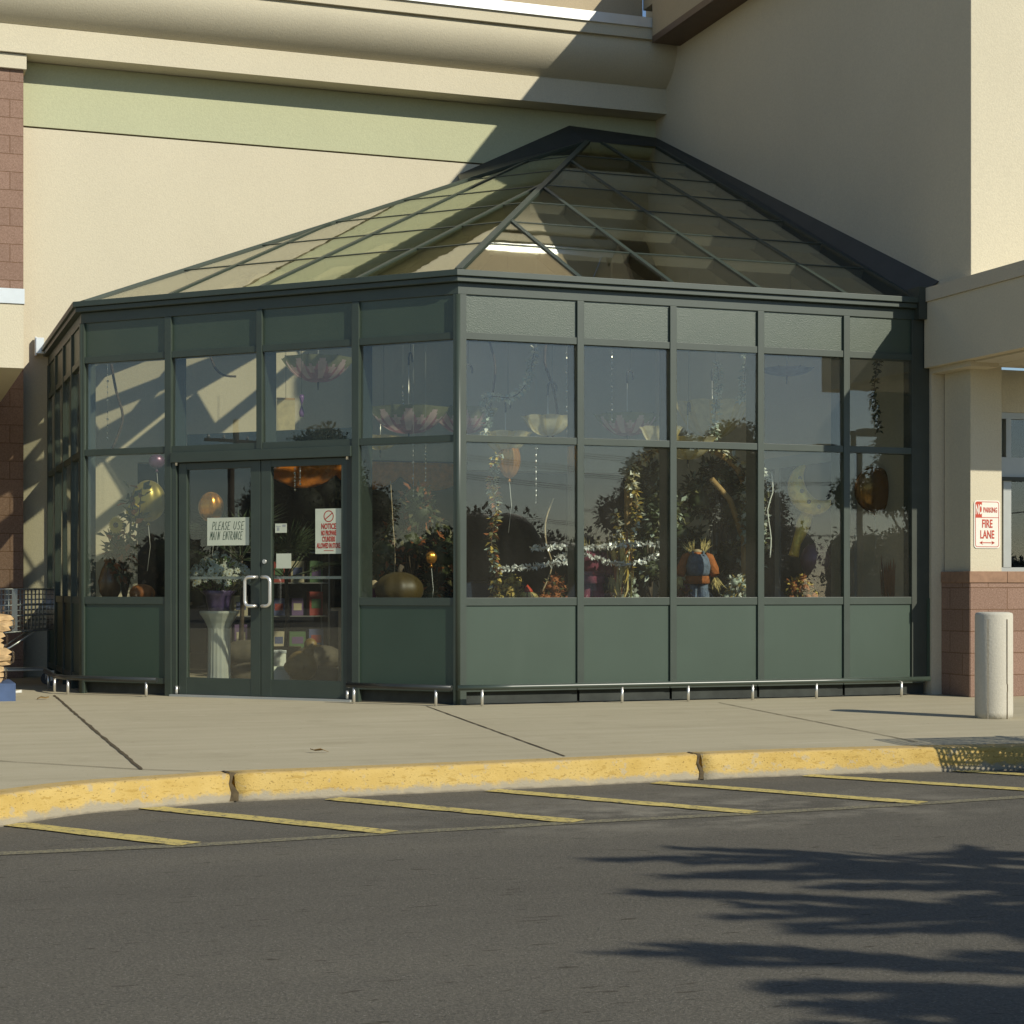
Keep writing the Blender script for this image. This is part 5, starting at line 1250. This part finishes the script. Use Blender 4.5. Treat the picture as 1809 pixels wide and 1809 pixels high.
pole('second wooden utility pole beyond the car park, farther right', (58, -70, ROAD), 9.0, (8.2, 7.2), 0)
b = mb(M_CORD)
for z in (8.35, 7.4, 5.6):
    for dx in (-1.1, 0, 1.1): b.tube([(19 + 39 * k / 8, -70 + dx, ROAD + z - 1.2 * math.sin(math.pi * k / 8)) for k in range(9)], .011, 4)
tag(b.build('overhead_wires'), 'sagging overhead wires between the two utility poles on the sunny side', 'wires')
lx = mirror_at(1487, 26); t = thing('parking_light', 'bronze car park light with two box heads reflected near the shaded mullion', 'street lamp', (lx, -26, ROAD))
b = mb(M_BROWN); b.tube([(0, 0, 0), (0, 0, 5.1)], [.09, .07], 12); b.build('mast', t)
for s in (-1, 1): b = mb(M_BROWN); b.box(min(s * .2, s * .75), max(s * .2, s * .75), -.2, .2, 4.98, 5.16); b.box(min(0, s * .2), max(0, s * .2), -.03, .03, 5.02, 5.08); b.build('lamp_head', t)
# parked cars, seen only as reflections low in the sunny panes
def car(label, loc, rz, m):
    t = thing('parked_car', label, 'car', loc, rz, 'cars parked behind the viewer'); b = mb(m)
    st = [(-2.15, .55, .62, .75), (-2.0, .35, .95, .82), (-1.2, .28, 1.0, .86), (0, .26, 1.0, .88), (1.0, .28, .95, .87), (1.9, .35, .82, .82), (2.15, .5, .62, .72)]
    b.grid([[(x, -w, z0), (x, -w * 1.02, (z0 + z1) / 2), (x, -w * .93, z1), (x, 0, z1 + .03), (x, w * .93, z1), (x, w * 1.02, (z0 + z1) / 2), (x, w, z0)] for x, z0, z1, w in st], True); b.build('body', t, bevel=.0)
    b = mb(M_GLASSDARK); b.grid([[(-1.75, -.74, .96), (-1.2, -.62, 1.38), (.35, -.62, 1.42), (1.05, -.74, .98)], [(-1.75, .74, .96), (-1.2, .62, 1.38), (.35, .62, 1.42), (1.05, .74, .98)]], False, False)
    for s in (-1, 1): b.face([(-1.75, s * .74, .96), (-1.2, s * .62, 1.38), (.35, s * .62, 1.42), (1.05, s * .74, .98)])
    b.build('cabin_glass', t)
    b = mb(m); b.grid([[(-1.22, y, 1.39 + .03 * math.cos(y * 2)), (.37, y, 1.43 + .03 * math.cos(y * 2))] for y in (-.6, -.3, 0, .3, .6)], False, True); b.build('roof', t)
    for x in (-1.35, 1.35):
        for y in (-.8, .8): b = mb(M_RUBBER); b.tube([(x, y - .1, .32), (x, y + .1, .32)], .32, 20); b.mat(M_CHROME); b.tube([(x, y - .104, .32), (x, y + .104, .32)], .18, 14); b.build('wheel', t)
    for y in (-.6, .6): b = mb(M_CHROME); b.ball((2.08, y, .68), .1, .5, 1.2, .8, 10, 6); b.build('headlight', t)
M_GLASSDARK = simple('car_glass', (.02, .022, .025), .08, 0, .6, .05)
car('white parked car in the car park behind the viewer', (8.5, -24, ROAD), R(95), simple('car_white', (.6, .6, .58), .3, 0, .6, .03))
car('dark red parked car in the car park behind the viewer', (11.6, -24.3, ROAD), R(93), simple('car_red', (.16, .02, .02), .25, 0, .6, .03))
car('silver grey parked car in the car park behind the viewer', (14.8, -24.1, ROAD), R(88), simple('car_silver', (.36, .37, .38), .28, .5, .6, .03))

# ------------------------------------------------------------------ CAMERA, LIGHT, WORLD
cam = bpy.data.cameras.new('camera'); co = bpy.data.objects.new('camera', cam); COL.objects.link(co)
co.location = CAM; co.rotation_euler = (R(90), 0, -YAW)
cam.sensor_width = 36; cam.lens = FPX / 1809 * 36; cam.shift_y = (HOR - 904.5) / 1809; cam.clip_end = 1000; cam.clip_start = .05
scn.camera = co
tosun = Vector((.57, -1, .72)).normalized()
sun = bpy.data.lights.new('sun', 'SUN'); sun.energy = 4.4; sun.angle = R(.53); sun.color = (1.0, .94, .79)
so = bpy.data.objects.new('sun', sun); COL.objects.link(so); so.rotation_euler = (-tosun).to_track_quat('-Z', 'Y').to_euler(); so.location = (10, -20, 15)
w = bpy.data.worlds.new('World'); scn.world = w; w.use_nodes = True; nt = w.node_tree; nt.nodes.clear()
sky = nt.nodes.new('ShaderNodeTexSky'); sky.sky_type = 'NISHITA'; sky.sun_disc = False
sky.sun_elevation = math.asin(tosun.z); sky.sun_rotation = math.atan2(tosun.x, tosun.y); sky.air_density = 1.0; sky.dust_density = .15; sky.ozone_density = 3.0
bg = nt.nodes.new('ShaderNodeBackground'); bg.inputs[1].default_value = .1
out = nt.nodes.new('ShaderNodeOutputWorld'); nt.links.new(sky.outputs[0], bg.inputs[0]); nt.links.new(bg.outputs[0], out.inputs[0])
vs = scn.view_settings; vs.view_transform = 'Standard'; vs.look = 'None'; vs.exposure = 0; vs.gamma = 1; vs.use_curve_mapping = False
scn.display_settings.display_device = 'sRGB'
scn.render.engine = 'CYCLES'; cy = scn.cycles
cy.max_bounces = 10; cy.diffuse_bounces = 4; cy.glossy_bounces = 5; cy.transmission_bounces = 8; cy.transparent_max_bounces = 24
cy.caustics_reflective = False; cy.caustics_refractive = False; cy.sample_clamp_indirect = 4.0
cy.use_denoising = True
try: cy.denoiser = 'OPENIMAGEDENOISE'; cy.denoising_input_passes = 'RGB_ALBEDO_NORMAL'
except Exception: pass
